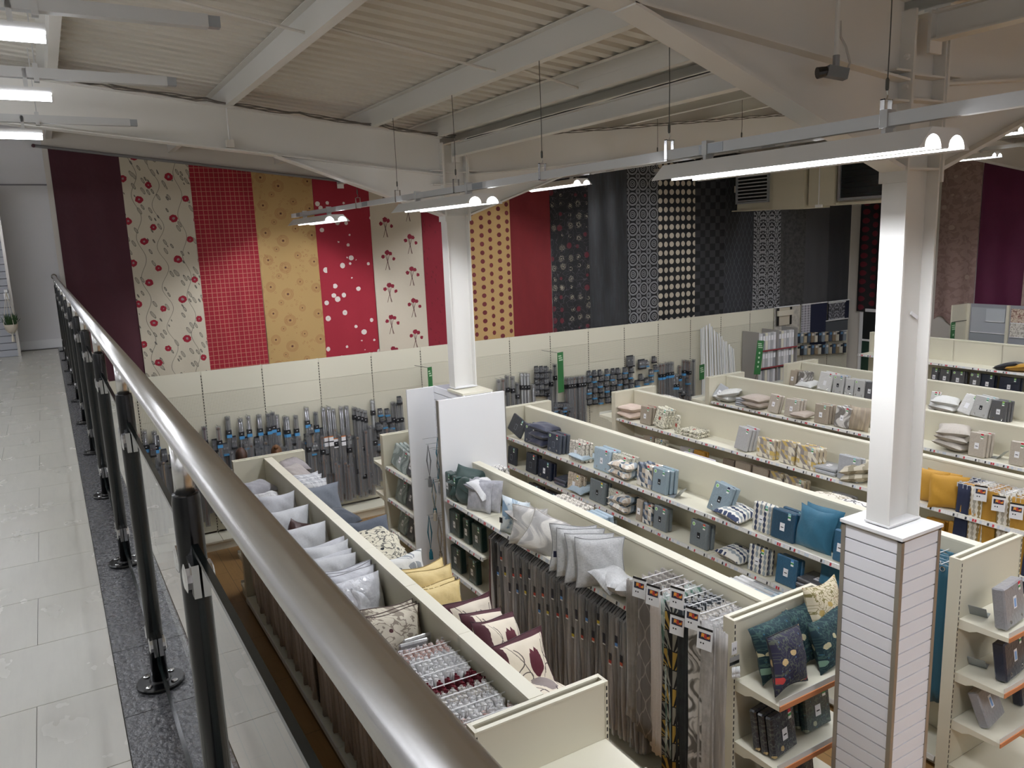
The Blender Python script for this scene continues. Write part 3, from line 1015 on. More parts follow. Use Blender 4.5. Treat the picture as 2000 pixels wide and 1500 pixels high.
def gondola(label, Xc, Y0, Y1, h, lev):
    """lev(side, bay, nb) -> list of shelf heights"""
    t = thing('gondola', label, 'shelving', (Xc, 0, 0))
    nb = max(1, int(round((Y1 - Y0) / 1.0)))
    w = (Y1 - Y0) / nb
    for k in range(nb):
        y0 = Y0 + k * w
        inst('top_board', ('topb', round(w, 3)), lambda: MB().box(-.055, .055, .002, w - .002, -.022, 0), CREAM, t, (0, y0, h))
        for s in (-1, 1):
            inst('back_panel', ('backp', s, round(w, 3), h), lambda: MB().box(min(s * .04, s * .05), max(s * .04, s * .05), .003, w - .003, .13, h - .024), CREAM2, t, (0, y0, 0))
            inst('plinth', ('plinth', s, round(w, 3)), lambda: MB().box(min(s * .05, s * .40), max(s * .05, s * .40), 0, w, 0, .09), CREAM2, t, (0, y0, 0))
            shelf_part(t, s, y0, y0 + w, .13, tickets=False)
            for zz in lev(s, k, nb):
                shelf_part(t, s, y0, y0 + w, zz)
        inst('upright', ('gup', h), lambda: MB().box(-.05, .05, -.012, .012, 0, h - .004), CREAM2, t, (0, y0, 0))
    inst('upright', ('gup', h), lambda: MB().box(-.05, .05, -.012, .012, 0, h - .004), CREAM2, t, (0, Y1, 0))
    return t

def end_unit(label, Xc, Y, face, h, levels, strip_mat=None, w=.985, depth=.42):
    """one-metre end bay; face -1 looks towards -Y"""
    t = thing('end_bay', label, 'shelving', (Xc, Y, 0))
    f = face
    def yb_(a, b): return sorted((a * f, b * f))
    a, b = yb_(-.02, 0)
    obj('back_panel', MB().box(-w / 2 + .02, w / 2 - .02, a, b, .13, h), CREAM2, t)
    a, b = yb_(-.10, -.08)
    obj('rear_panel', MB().box(-w / 2 + .02, w / 2 - .02, a, b, .13, h), CREAM2, t)
    obj('panel_cap', MB().box(-w / 2 + .02, w / 2 - .02, *yb_(-.028, .004), h, h + .012), CREAM, t)
    obj('panel_cap', MB().box(-w / 2 + .02, w / 2 - .02, *yb_(-.104, -.072), h, h + .012), CREAM, t)
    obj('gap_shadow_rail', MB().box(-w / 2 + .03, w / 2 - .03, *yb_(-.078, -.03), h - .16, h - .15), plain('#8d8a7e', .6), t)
    for s in (-1, 1):
        xx = s * (w / 2 - .008)
        up = obj('upright', MB().box(xx - .012, xx + .012, *yb_(-.105, .004), 0, h + .012), CREAM2, t)
        sl = MB()
        for q in range(int(h / .05) - 1):
            y_ = .0045 * f
            sl.box(xx - .005, xx + .005, min(y_, y_ + .001 * f), max(y_, y_ + .001 * f), .05 + q * .05, .08 + q * .05)
        obj('slot_row', sl, DARKGAP, up)
    obj('plinth', MB().box(-w / 2 + .02, w / 2 - .02, *yb_(0, .36), 0, .10), CREAM2, t)
    for zz in levels + [.13]:
        s = obj('shelf', MB().box(-w / 2 + .022, w / 2 - .022, *yb_(.002, depth), -.028, 0), CREAM, t, loc=(0, 0, zz))
        obj('front_riser', MB().box(-w / 2 + .022, w / 2 - .022, *yb_(depth - .004, depth), 0, .045), plain('#d8d8d2', .2, coat=.3), s)
        obj('front_strip', MB().box(-w / 2 + .022, w / 2 - .022, *yb_(depth, depth + .008), -.04, .0), strip_mat or STRIPM, s)
        for sx in (-1, 1):
            xx = sx * (w / 2 - .024)
            pts = [(0.0, -.028), (depth * f, -.028), (depth * f, -.04), (.16 * f, -.055), (.10 * f, -.085), (0.0, -.09)]
            obj('bracket', MB().prism(pts, xx - .002, xx + .002, 'x'), CREAM, s)
    return t

HG = 2.10
A, B, C = 1.63, 1.12, .62
XG = {1: 2.37, 2: 4.61, 3: 7.0, 4: 9.32, 5: 11.68, 6: 14.02, 7: 16.4}
gondola('cream gondola topped with grey cushions nearest the gallery rail', XG[1], 3.88, 10.88, HG, lambda s, k, n: [A] if k > 0 else ([] if s < 0 else [A]))
gondola('cream gondola of hanging bagged curtains between the two columns', XG[2], 3.98, 8.88, HG,
        lambda s, k, n: ([1.70] if 0 < k < n - 1 else ([1.70, 1.2, .7] if k else [])) if s < 0 else [A, B, C])
gondola('short cream gondola of marbled packs beyond the boxed far column', XG[2], 9.92, 10.96, HG, lambda s, k, n: [A, B, C])
gondola('cream gondola stocked with navy, pale blue and teal packs', XG[3], 3.64, 11.43, HG, lambda s, k, n: [A, B, C] if (k > 0 or s > 0) else [])
gondola('cream gondola stocked with taupe, gold diamond and mustard packs', XG[4], 3.8, 11.26, HG, lambda s, k, n: [A, B, C])
gondola('cream gondola stocked with oatmeal and stone cushions and packs', XG[5], 3.8, 11.21, HG, lambda s, k, n: [A, B, C])
gondola('cream gondola stocked with white and silver packs', XG[6], 3.8, 11.26, HG, lambda s, k, n: [A, B, C])
gondola('taller cream gondola with grey and navy packs near the side wall', XG[7], 4.4, 11.3, 2.55, lambda s, k, n: [2.08, 1.6, 1.1, .6])
end_unit('cream end bay with one bare shelf at the end of the grey cushion gondola', 2.35, 3.755, -1, HG, [1.70])
end_unit('cream end bay closing the far end of the grey cushion gondola', 2.40, 11.0, 1, HG, [1.6, 1.1, .6])
end_unit('cream end bay of dark floral cushions behind the slatted box', 4.61, 3.86, -1, HG, [1.62, 1.10, .6], ORANGE)
end_unit('cream end bay of grey and navy curtain packs by the teal curtains', 7.0, 3.52, -1, HG, [1.56, 1.05, .58], ORANGE)
end_unit('cream end bay closing the far end of the navy pack gondola', 7.02, 11.55, 1, HG, [1.6, 1.1, .6])
end_unit('cream end bay closing the far end of the taupe pack gondola', 9.32, 11.38, 1, HG, [1.6, 1.1, .6])
end_unit('cream end bay closing the far end of the oatmeal cushion gondola', 11.66, 11.33, 1, HG, [1.6, 1.1, .6])
end_unit('cream end bay closing the far end of the white pack gondola', 14.02, 11.38, 1, HG, [1.6, 1.1, .6])
end_unit('cream end bay closing the short gondola beyond the boxed column', 4.61, 11.08, 1, HG, [1.6, 1.1, .6])

# ---------------------------------------------------------------- lighting
TUBE = emit('lit_fluorescent_tube', '#f4f7ff', LAMP_POWER)
m = Mat('bright_reflector', .3, .15); m.color('#f2f2f2'); x, y, z = m.coords(); m.bump(m.noise(m.vec(x, y, z), 160., 2.), .25, .003); REFL = m.m
LBODY = plain('#dcdcda', .5, name='white_luminaire')
LL = 1.78
def lum_body():
    mb = MB()
    P = [(-.20, -.01), (-.105, .085), (.105, .085), (.20, -.01)]
    for a, b in zip(P[:-1], P[1:]):
        q = Vector((b[0] - a[0], 0, b[1] - a[1])); n = Vector((-q.z, 0, q.x)).normalized() * .003
        mb.add([(a[0], -LL / 2, a[1]), (b[0], -LL / 2, b[1]), (b[0], LL / 2, b[1]), (a[0], LL / 2, a[1]),
                (a[0] - n.x, -LL / 2, a[1] - n.z), (b[0] - n.x, -LL / 2, b[1] - n.z), (b[0] - n.x, LL / 2, b[1] - n.z), (a[0] - n.x, LL / 2, a[1] - n.z)],
               [(3, 2, 1, 0), (4, 5, 6, 7), (0, 1, 5, 4), (2, 3, 7, 6), (1, 2, 6, 5), (3, 0, 4, 7)])
    # lid between the troughs
    mb.box(-.03, .03, -LL / 2, LL / 2, -.008, -.004)
    mb.box(-.195, -.16, -LL / 2, LL / 2, -.008, -.004); mb.box(.16, .195, -LL / 2, LL / 2, -.008, -.004)
    return mb
def lum_refl():
    mb = MB()
    n = 10
    vs = []
    for yy in (-LL / 2, LL / 2):
        for i in range(n + 1):
            a = PI * i / n
            vs.append((.062 * math.cos(a), yy, -.006 + .062 * math.sin(a)))
    fs = [[i, i + 1, n + 2 + i, n + 1 + i] for i in range(n)]
    return mb.add(vs, fs)
def lum_end():
    P = [(-.20, -.01), (-.105, .085), (.105, .085), (.20, -.01)]
    for cx in (.092, -.092):
        P += [(cx + .062 * math.cos(a_), -.008 + .062 * math.sin(a_)) for a_ in [PI * q / 10 for q in range(11)]]
    return MB().prism(P, -.004, .004, 'y')
def luminaire(X, Yc, z, label, group=None, hangers=True, trunk_z=.13):
    t = thing('strip_light', label, 'light', (X, Yc, z), group=group)
    inst('housing', ('lumb',), lum_body, LBODY, t)
    for s in (-1, 1):
        inst('reflector', ('lumr',), lum_refl, REFL, t, (s * .092, 0, 0), smooth=False)
        inst('tube', ('lumt',), lambda: MB().tube([(0, -LL / 2 + .02, 0), (0, LL / 2 - .02, 0)], .013, 8), TUBE, t, (s * .092, 0, .028))
        inst('end_plate', ('lume',), lum_end, LBODY, t, (0, s * LL / 2, .0))
        inst('clip', ('lumc',), lambda: MB().box(-.03, .03, -.012, .012, .085, trunk_z + .005).box(-.034, .034, -.02, .02, trunk_z - .01, trunk_z + .075), GREYSTEEL, t, (0, s * .6, 0))
    return t
def trunk(X, y0, y1, z, label, wires):
    t = thing('lighting_trunking', label, 'trunking', (X, 0, 0))
    obj('channel', MB().box(-.026, .026, y0, y1, z, z + .062), GREYSTEEL, t)
    yy = y0 + 1.1
    while yy < y1:
        inst('coupler', ('coupler',), lambda: MB().box(-.028, .028, -.1, .1, .004, .058), plain('#9ea2a5', .4, .3), t, (0, yy, z)); yy += 3.0
    for yy in wires:
        zt = zr(X)
        w = obj('suspension_wire', MB().tube([(0, yy, z + .20), (.004, yy, (z + zt) / 2), (0, yy, zt + .006)], .003, 5), STEMWIRE, t)
        obj('wire_grip', MB().lathe([(.006, 0), (.009, .01), (.009, .05), (.004, .06)], 8, Matrix.Translation((0, yy, z + .17))), STEMWIRE, w)
        obj('hanger_bracket', MB().box(-.032, .032, yy - .012, yy + .012, z - .006, z + .004).box(-.032, -.027, yy - .012, yy + .012, z, z + .13).box(.027, .032, yy - .012, yy + .012, z, z + .13).box(-.032, .032, yy - .012, yy + .012, z + .125, z + .13).tube([(0, yy, z + .13), (.008, yy, z + .15), (0, yy, z + .175)], .003, 5), CHROME, t)
    return t
TR1 = 5.455
trunk(3.6, -6.5, 13.0, TR1, 'grey lighting trunking hung by wires beside the two columns', [9.9, 8.57, 7.08, 5.52, 4.0, 2.46, .95])
for yc, w in ((3.05, 'in front of the near column'), (7.42, 'in front of the far column'), (11.72, 'in front of the red blossom fabric'), (-1.3, 'beyond the gallery viewpoint'), (-5.4, 'at the rear of the hall')):
    luminaire(3.6, yc, TR1 - .125, 'white twin tube strip light on the near trunking ' + w)
TR2 = 5.93
trunk(7.5, -6.5, 13.0, TR2, 'grey lighting trunking hung over the navy pack gondola', [11.6, 10.1, 8.57, 7.04, 5.5, 4.0, 2.5])
for yc, w in ((11.25, 'before the plain deep red fabric'), (6.95, 'midway over the navy pack gondola'), (2.65, 'over the end bay of curtain packs'), (-1.7, 'in the rear half of the hall')):
    luminaire(7.5, yc, TR2 - .125, 'white twin tube strip light on the second trunking ' + w)
TR3 = 6.25
for X, w in ((11.3, 'over the oatmeal gondola'), (15.0, 'over the white pack gondola')):
    trunk(X, -6.5, 13.0, TR3, 'grey lighting trunking hung ' + w, [11.6, 8.57, 5.5, 2.5])
    for yc, v in ((10.6 if X < 12 else 8.9, 'near the far wall'), (6.6 if X < 12 else 5.2, 'midway along'), (2.2 if X < 12 else 1.2, 'over its near end'), (-2.2, 'to the rear')):
        luminaire(X, yc, TR3 - .125, 'white twin tube strip light %s, %s' % (w, v))

# gallery battens on short trunking
LED = emit('lit_batten_diffuser', '#f3f6ff', BATTEN_POWER)
def batten(xc, Y, z, label):
    t = thing('batten_light', label, 'light', (xc, Y, z))
    inst('housing', ('bath',), lambda: MB().box(-.76, .76, -.03, .03, .03, .065), LBODY, t)
    inst('diffuser', ('batd',), lambda: MB().prism([(-.034, .03), (.034, .03), (.03, .0), (.012, -.016), (-.012, -.016), (-.03, 0)], -.755, .755, 'x'), LED, t)
    for s in (-1, 1):
        inst('clip', ('batc',), lambda: MB().box(-.012, .012, -.03, .03, .06, .175), GREYSTEEL, t, (s * .62, 0, 0))
    return t
for yy, w, xe, be in ((4.5, 'nearest', .89, .15), (6.13, 'middle', .90, .19), (8.12, 'far', .84, .14)):
    t = thing('lighting_trunking', 'short grey trunking end over the gallery, the %s of three' % {'nearest': 'one furthest from the fabrics', 'middle': 'one between the other two', 'far': 'one closest to the fabrics'}[w], 'trunking', (0, yy, 0))
    obj('channel', MB().box(-6.9, xe, -.03, .03, 6.12, 6.185), GREYSTEEL, t)
    obj('coupler', MB().box(xe, xe + .06, -.026, .026, 6.125, 6.18), plain('#9ea2a5', .4, .3), t)
    obj('hanger_bracket', MB().box(.10, .13, -.036, .036, 6.10, 6.21).tube([(.115, 0, 6.2), (.115, 0, zr(.115) + .02)], .004, 6), GREYSTEEL, t)
    for k in range(4):
        batten(be - .76 - 1.75 * k, yy, 6.0, 'lit batten under gallery trunking, %s' % (['end over the glass rail', 'second from the glass rail', 'third from the glass rail', 'fourth from the glass rail'][k] + {'nearest': ', row furthest from fabrics', 'middle': ', middle row', 'far': ', row closest to fabrics'}[w]))
for yy in (2.2, -.4, -3.0, -5.4, 11.0):
    for k in range(3):
        batten(-1.2 - 2.1 * k, yy, 6.0, 'white lit batten hung over the gallery floor')['group'] = 'gallery battens outside the three short trunkings'
    t = thing('lighting_trunking', 'long grey trunking hung across the gallery', 'trunking', (0, yy, 0), group='trunking across the gallery')
    obj('channel', MB().box(-6.9, -.3, -.03, .03, 6.12, 6.185), GREYSTEEL, t)
    obj('hanger_bracket', MB().tube([(-1.4, 0, 6.18), (-1.4, 0, zr(-1.4))], .004, 6).tube([(-4.6, 0, 6.18), (-4.6, 0, zr(-4.6) + .2)], .004, 6), GREYSTEEL, t)

# ---------------------------------------------------------------- goods: packs, cushions, hung curtains
def card(w, h, t=.0012):
    return MB().box(-w / 2, w / 2, -t, 0, -h / 2, h / 2)
def tagmat(c):
    m = Mat('swing_ticket_' + c.lstrip('#'), .45); x, y, z = m.coords()
    cc = m.mix('#e9e9e6', '#3c8f4f', (z < .003) * (z > -.017))
    m.color(m.mix(cc, c, z > .012)); return m.m
TAGS = {'red': tagmat('#c0283a'), 'orange': tagmat('#d0563a'), 'yellow': tagmat('#e0c020'), 'blue': tagmat('#5a8fc8'), 'teal': tagmat('#8fc0c0'), 'green': tagmat('#7fb03a'), 'navy': tagmat('#1d2340')}
STICK = plain('#8ec06c', .5, name='round_green_sticker')
STICKW = plain('#e6efe0', .5, name='sticker_rim')
FRAMEK = plain('#3a3f4c', .5, name='label_frame')
W = dict(wrap=True)
ST = {   # style: material, words, label kind
 'slate': (pat('slub', '#454b57', '#3a404c', **W), 'slate grey', 'frame'),
 'navy': (pat('slub', '#1b2438', '#141b2c', **W), 'navy', 'white'),
 'darkslate': (pat('slub', '#2f343d', '#272b33', **W), 'dark slate', 'frame'),
 'floralw': (pat('twig', '#d9d3c6', '#5d5850', 22., **W), 'white and black flower print', 'frame'),
 'floralb': (pat('twig', '#cdbfa9', '#6b5f50', 22., **W), 'beige flower print', 'frame'),
 'paleblue': (pat('slub', '#a9bac4', '#98abb7', **W), 'pale blue', 'white'),
 'leafgrey': (pat('twig', '#c9c6b6', '#62665c', 30., **W), 'grey leaf print', 'white'),
 'tri': (pat('triangles', ['#d8d2c6', '#b8aa98', '#3f4d5c', '#8b93a0'], **W), 'grey triangle print', 'none'),
 'duck': (pat('slub', '#8b9ba2', '#7c8d95', **W), 'duck egg blue', 'black'),
 'stone_blue': (pat('slub', '#71797c', '#636b6e', **W), 'grey green', 'black'),
 'leafs': (pat('leafstripe', '#d9d5c8', '#2f3a55', '#8e979c', **W), 'navy and grey leaf stripe', 'white'),
 'teal': (pat('slub', '#1f4a63', '#173a50', **W), 'dark teal', 'white'),
 'petrol': (pat('slub', '#2c5f7d', '#214d68', **W), 'petrol blue', 'white'),
 'greenbox': (pat('slub', '#24403c', '#1c3431', **W), 'dark green', 'white'),
 'taupe': (pat('slub', '#a99d8d', '#978b7c', **W), 'taupe', 'white'),
 'creamleaf': (pat('twig', '#dcd8c4', '#4c4a3c', 14., **W), 'cream twig print', 'red'),
 'silver': (pat('slub', '#b4b3b1', '#a3a2a1', **W), 'silver grey', 'none'),
 'goldtri': (pat('triangles', ['#d9d2bf', '#b7a98f', '#8d8682', '#c3a862'], **W), 'gold diamond print', 'none'),
 'greyp': (pat('slub', '#a9abad', '#9a9c9f', **W), 'light grey', 'white'),
 'mustard': (pat('slub', '#b8862b', '#a37420', **W), 'mustard', 'black'),
 'oat': (pat('slub', '#b9b0a3', '#a89f92', **W), 'oatmeal', 'white'),
 'brush': (pat('ikat', '#cbc8c2', '#6f6b66', **W), 'grey brushstroke print', 'white'),
 'whitep': (pat('slub', '#dad9d5', '#cbcac6', **W), 'white', 'frame'),
 'lgrey': (pat('slub', '#c0c0bd', '#b1b1ae', **W), 'pale grey', 'black'),
 'charcoal': (pat('slub', '#5c5c5e', '#4d4d50', **W), 'charcoal', 'white'),
 'marble': (pat('ikat', '#a9b3b0', '#7c8884', **W), 'grey marbled', 'white'),
 'bloom': (pat('meadow', '#232330', ['#4b5350', '#5a6a74', '#a23a34', '#b59a6a', '#c8a85a'], **W), 'dark bird and flower print', 'white'),
 'bloomg': (pat('meadow', '#16323a', ['#3b5650', '#3d6a7a', '#7a8b5a', '#9aa08a', '#c8b070'], **W), 'dark teal flower print', 'white'),
 'wgrey': (pat('slub', '#8f8e90', '#818083', **W), 'mid grey', 'bluebox'),
 'wnavy': (pat('slub', '#20263a', '#191e2f', **W), 'navy', 'bluebox'),
 'lilac': (pat('slub', '#bdb8bd', '#aba6ad', **W), 'pale lilac grey', 'none'),
 'plum': (pat('slub', '#7d7163', '#6d6255', **W), 'brown', 'white'),
 'pinkplaid': (pat('plaid', '#c7a893', '#b08f7c', '#7a5a4a', **W), 'pink plaid', 'none'),
 'yelplaid': (pat('plaid', '#d2c08e', '#bfa86a', '#8a7440', **W), 'yellow plaid', 'none'),
 'reded': (pat('slub', '#a8343c', '#96282f', **W), 'red edged', 'none'),
 'bw': (pat('twig', '#dedbd6', '#1c1b1e', 12., **W), 'black and white print', 'none'),
}
LBL_W = .062; LBL_H = .088
def pack(style, pos, w, h, d=.055, rz=-PI / 2, tilt=0., roll=0., where='', tagc=None, stick=False, eye=False, lying=False, noun='curtain pack'):
    mt, words, lk = ST[style]
    label = '%s %s %s' % (words, noun, where)
    t = thing(noun.replace(' ', '_'), label, 'pack', pos, (-tilt, roll, rz), group=(words + ' packs ' + where)[:70])
    wq, hq, dq = round(w, 2), round(h, 2), round(d, 3)
    if lying:
        t.rotation_euler = (-PI / 2 + .02, roll, rz)
    inst('bag', ('pk', wq, hq, dq), lambda: MB().cbox(wq, dq, hq, .012), mt, t)
    fz = -dq / 2 - .0006
    big = 1.0
    if lk == 'white':
        a = inst('card_label', ('cl1',), lambda: card(LBL_W, LBL_H), LABELW, t, (0, fz, hq * .46))
        inst('print_bar', ('cl1b',), lambda: card(.036, .010, .0008), LABELK, a, (0, -.0012, -.004))
    elif lk == 'black':
        a = inst('card_label', ('cl2',), lambda: card(.05, .075), LABELK, t, (0, fz, hq * .46))
        inst('print_bar', ('cl2b',), lambda: card(.02, .012, .0008), LABELW, a, (0, -.0012, -.012))
    elif lk == 'frame':
        a = inst('label_frame', ('cl3',), lambda: card(.066, .095), LABELW if style not in ('slate', 'darkslate') else plain('#8a8f99', .5), t, (0, fz, hq * .42))
        inst('card_label', ('cl3b',), lambda: card(.056, .085, .0008), mt if style in ('slate', 'darkslate') else LABELW, a, (0, -.0012, 0))
    elif lk == 'red':
        a = inst('card_label', ('cl4',), lambda: card(.045, .06), plain('#9a4a3c', .5), t, (0, fz, hq * .45))
    elif lk == 'bluebox':
        a = inst('card_label', ('cl5',), lambda: card(.058, .105), LABELW, t, (0, fz, hq * .55))
        inst('print_panel', ('cl5b',), lambda: card(.038, .075, .0008), plain('#7fa6d8', .5), a, (0, -.0012, -.004))
    if tagc:
        inst('swing_ticket', ('tg',), lambda: card(.036, .075), TAGS[tagc], t, (wq * .27, fz - .001, hq - .045))
    if stick:
        a = inst('sticker_rim', ('sk',), lambda: MB().lathe([(.024, 0), (.024, .001)], 16, Matrix.Rotation(PI / 2, 4, 'X')), STICKW, t, (-wq * .30, fz, hq - .05))
        inst('sticker', ('sk2',), lambda: MB().lathe([(.018, 0), (.018, .0008)], 16, Matrix.Rotation(PI / 2, 4, 'X')), STICK, a, (0, -.001, 0))
    if eye:
        for s in (-1, 1):
            inst('eyelet', ('ey',), lambda: MB().torus(.014, .004, 12, 5, Matrix.Rotation(PI / 2, 4, 'X')), CHROME, t, (s * wq * .28, fz, .05))
    return t

def shelf_pack(g, z, px0, px1, style, h=.31, n=1, tilt=.10, roll=0., tagc=None, stick=False, eye=False, dx=0., d=.055, step=.02, where=None, wh=None):
    """stand n packs behind each other on the -X shelf of gondola g, spanning the picture columns px0..px1"""
    X = XG[g] - .435 + dx
    ya, yb = y_at(px0, X, z), y_at(px1, X, z)
    w = max(.1, abs(ya - yb)); yc = (ya + yb) / 2
    for k in range(min(n, 3 if z >= A else 2)):
        lift = d / 2 * math.sin(abs(tilt)) + abs(math.sin(roll)) * w / 2
        xx = X + d / 2 + k * (d / max(.3, math.cos(tilt)) + .004)
        if xx + d / 2 + h * math.sin(abs(tilt)) > XG[g] - .054:
            break
        pack(style, (xx, yc - k * step, z + lift + .001), w, h * (1 - .02 * (k % 2)), d, tilt=tilt, roll=roll, where=wh, tagc=tagc if k < 3 else None, stick=stick and k < 1, eye=eye and k == 0)

_cm = {}
def cushion_mesh(w, h, t, seed):
    key = (w, h, t, seed)
    if key in _cm: return _cm[key]
    rnd = random.Random(seed * 13 + 5)
    ph = [rnd.random() * 6.28 for _ in range(8)]
    N = 14
    mb = MB()
    for s in (-1, 1):
        def fn(p, q):
            a, b = 2 * p - 1, 2 * q - 1
            e = max(0., (1 - a * a)) * max(0., (1 - b * b))
            th = t / 2 * (e ** .38)
            wr = 1 + .10 * math.sin(5 * a + ph[0] + 3 * b) * math.sin(4 * b + ph[1]) + .05 * math.sin(11 * a + 7 * b + ph[2])
            xx = w / 2 * a * (1 - .09 * (1 - b * b)) + .008 * math.sin(3 * b + ph[3])
            zz = h / 2 * b * (1 - .09 * (1 - a * a)) + .008 * math.sin(3 * a + ph[4])
            return (xx, s * th * wr + .015 * math.sin(2.2 * a + ph[5]) * (a * a), zz) if s < 0 else (xx, s * th * wr + .015 * math.sin(2.2 * a + ph[5]) * (a * a), zz)
        n0 = len(mb.f)
        mb.grid(N, N, fn)
        if s > 0:
            mb.f[n0:] = [list(reversed(f)) for f in mb.f[n0:]]
    _cm[key] = (mb, [fnb for fnb in ()])
    def edge(u):
        # border point for the piping
        k = u * 4
        side, r = int(k) % 4, k - int(k)
        a, b = [(-1 + 2 * r, -1), (1, -1 + 2 * r), (1 - 2 * r, 1), (-1, 1 - 2 * r)][side]
        xx = w / 2 * a * (1 - .09 * (1 - b * b)) + .008 * math.sin(3 * b + ph[3])
        zz = h / 2 * b * (1 - .09 * (1 - a * a)) + .008 * math.sin(3 * a + ph[4])
        return (xx, .015 * math.sin(2.2 * a + ph[5]) * (a * a), zz)
    _cm[key] = (mb, edge)
    return _cm[key]
_cushmesh = {}
def cushion(mt, pos, words, where, w=.43, h=None, t=.15, rot=(0, 0, 0), seed=0, piping=None, tagm=None, group=None):
    h = h or w
    label = '%s cushion %s' % (words, where)
    o = thing('cushion', label, 'cushion', pos, rot, group=group or (words + ' cushions ' + where)[:70])
    k = (w, h, t, seed % 6, mt.name)
    if k not in _cushmesh:
        mb, edge = cushion_mesh(w, h, t, seed % 6)
        me = MB(); me.v = list(mb.v); me.f = list(mb.f)
        me = me.mesh('cover', True); me.materials.append(mt); _cushmesh[k] = me
    obj('cover', _cushmesh[k], None, o)
    if piping is not None:
        kk = k + ('pip', piping.name)
        if kk not in _cushmesh:
            mb, edge = cushion_mesh(w, h, t, seed % 6)
            pm = MB().tube([edge(i / 48) for i in range(48)], .0055, 5, closed=True).mesh('piping', True)
            pm.materials.append(piping); _cushmesh[kk] = pm
        obj('piping', _cushmesh[kk], None, o)
    if tagm is not None:
        inst('swing_tag', ('ctag',), lambda: card(.042, .062), tagm, o, (-w * .36, -t * .30 - .01, -h * .12), (0.1, 0, .1))
    return o
def lie(yaw=0., tip=.0, lean=0.):
    """flat on its back"""
    return (-PI / 2 + tip, lean, yaw)

# ---------------------------------------------------------------- stock on the gondolas
def fab(c, c2=None, rough=.85, sheen=.15):
    return pat('slub', c, c2 or c, rough=rough, sheen=sheen)
S3A = 'on the navy gondola top shelf'
S3B = 'on the navy gondola second shelf'
def P3A(*a, **k): shelf_pack(3, A, *a, wh=S3A, **k)
def P3B(*a, **k): shelf_pack(3, B, *a, wh=S3B, **k)
P3A(990, 1014, 'darkslate', h=.30, tilt=.35, roll=.28, tagc='teal')
P3A(1023, 1046, 'slate', n=3, h=.32, tagc='red', stick=True, eye=True)
P3A(1068, 1092, 'slate', n=4, h=.31, tagc='red', stick=True, eye=True)
P3A(1110, 1136, 'floralw', n=4, h=.30, tagc='red')
P3A(1158, 1189, 'paleblue', n=4, h=.33, tagc='red', eye=True)
P3A(1190, 1222, 'leafgrey', n=4, h=.31, tilt=.2, tagc='red')
P3A(1242, 1270, 'tri', n=3, h=.32, tagc='red')
P3A(1272, 1300, 'duck', n=3, h=.33, tagc='teal', stick=True)
P3A(1378, 1414, 'duck', n=2, h=.36, tilt=.32, roll=.12, tagc='navy', stick=True, eye=True)
P3A(1467, 1501, 'leafs', n=2, h=.33, tagc='teal')
P3A(1503, 1548, 'teal', n=3, h=.33, tagc='teal')
P3A(1624, 1650, 'petrol', n=2, h=.33)
P3B(990, 1006, 'darkslate', h=.31, tagc='teal')
P3B(1026, 1045, 'darkslate', h=.33, n=3, tagc='orange')
P3B(1050, 1074, 'navy', n=3, h=.30, tagc='teal', eye=True)
P3B(1107, 1132, 'floralb', n=4, h=.29, tagc='yellow')
P3B(1150, 1180, 'stone_blue', n=4, h=.33, tagc='yellow')
P3B(1186, 1208, 'leafgrey', n=3, h=.29, tagc='red')
P3B(1240, 1252, 'taupe', n=3, h=.30)
P3B(1253, 1270, 'tri', n=3, h=.29, tagc='orange')
P3B(1274, 1300, 'stone_blue', n=5, h=.32, tagc='orange', stick=True, step=-.0)
P3B(1345, 1380, 'stone_blue', n=5, h=.33, tagc='orange', stick=True)
P3B(1458, 1494, 'leafs', n=4, h=.31, tagc='yellow')
P3B(1512, 1552, 'petrol', n=3, h=.33, tagc='blue')
navyc = pat('plain', '#121d3a', '#0c1530', rough=.6, sheen=.4)
def shelf_cush(g, z, px, mt, words, where, mode='lie', k=0, w=.43, t=.15, dx=.22, yaw=0., seed=0, piping=None, tip=None):
    X = XG[g] - .47 + dx
    zz = z + (.06 + .11 * k)
    yc = y_at(px, X, zz)
    if mode == 'lie':
        cushion(mt, (X, yc, zz + .02), words, where, w=w, t=t, rot=lie(yaw, tip if tip is not None else random.uniform(-.05, .12), random.uniform(-.08, .08)), seed=seed + k, piping=piping)
    elif mode == 'stand':
        cushion(mt, (X, yc, z + w * .46), words, where, w=w, t=t, rot=(-.22, 0, -PI / 2 + yaw), seed=seed + k, piping=piping)
random.seed(11)
for k in range(3):
    shelf_cush(3, A, 1066 - (2 if k == 2 else 0), navyc, 'navy velvet', S3A, k=k, seed=1, dx=.20, yaw=.3 if k == 2 else 0, tip=.12 if k == 2 else 0)
pbl = fab('#b3c3cc', '#a3b4bf'); tric = pat('triangles', ['#dcd8ce', '#c4b6a4', '#4b5a66', '#9aa4ad']); lsc = pat('leafstripe', '#dbd8ce', '#2f3a55', '#8e979c')
tealc = pat('plain', '#1d6079', '#17536a', rough=.7, sheen=.3)
shelf_cush(3, A, 1140, pbl, 'pale blue', S3A, dx=.16, seed=2, w=.38, t=.12)
for k in range(2): shelf_cush(3, A, 1224, tric, 'triangle print', S3A, k=k, dx=.14, seed=3 + k, yaw=.2 * k, w=.40)
shelf_cush(3, A, 1440, lsc, 'leaf stripe', S3A, dx=.15, seed=5, w=.42, t=.14)
shelf_cush(3, A, 1592, tealc, 'teal velvet', S3A, mode='stand', dx=.15, seed=6, w=.46, t=.16)
shelf_cush(3, A, 1605, tealc, 'teal velvet', S3A, mode='stand', dx=.27, seed=2, w=.46, t=.14)
shelf_cush(3, B, 1140, pbl, 'pale blue', S3B, dx=.15, seed=1, w=.38, t=.12)
for k in range(2): shelf_cush(3, B, 1222, tric, 'triangle print', S3B, k=k, dx=.14, seed=2 + k, w=.40)
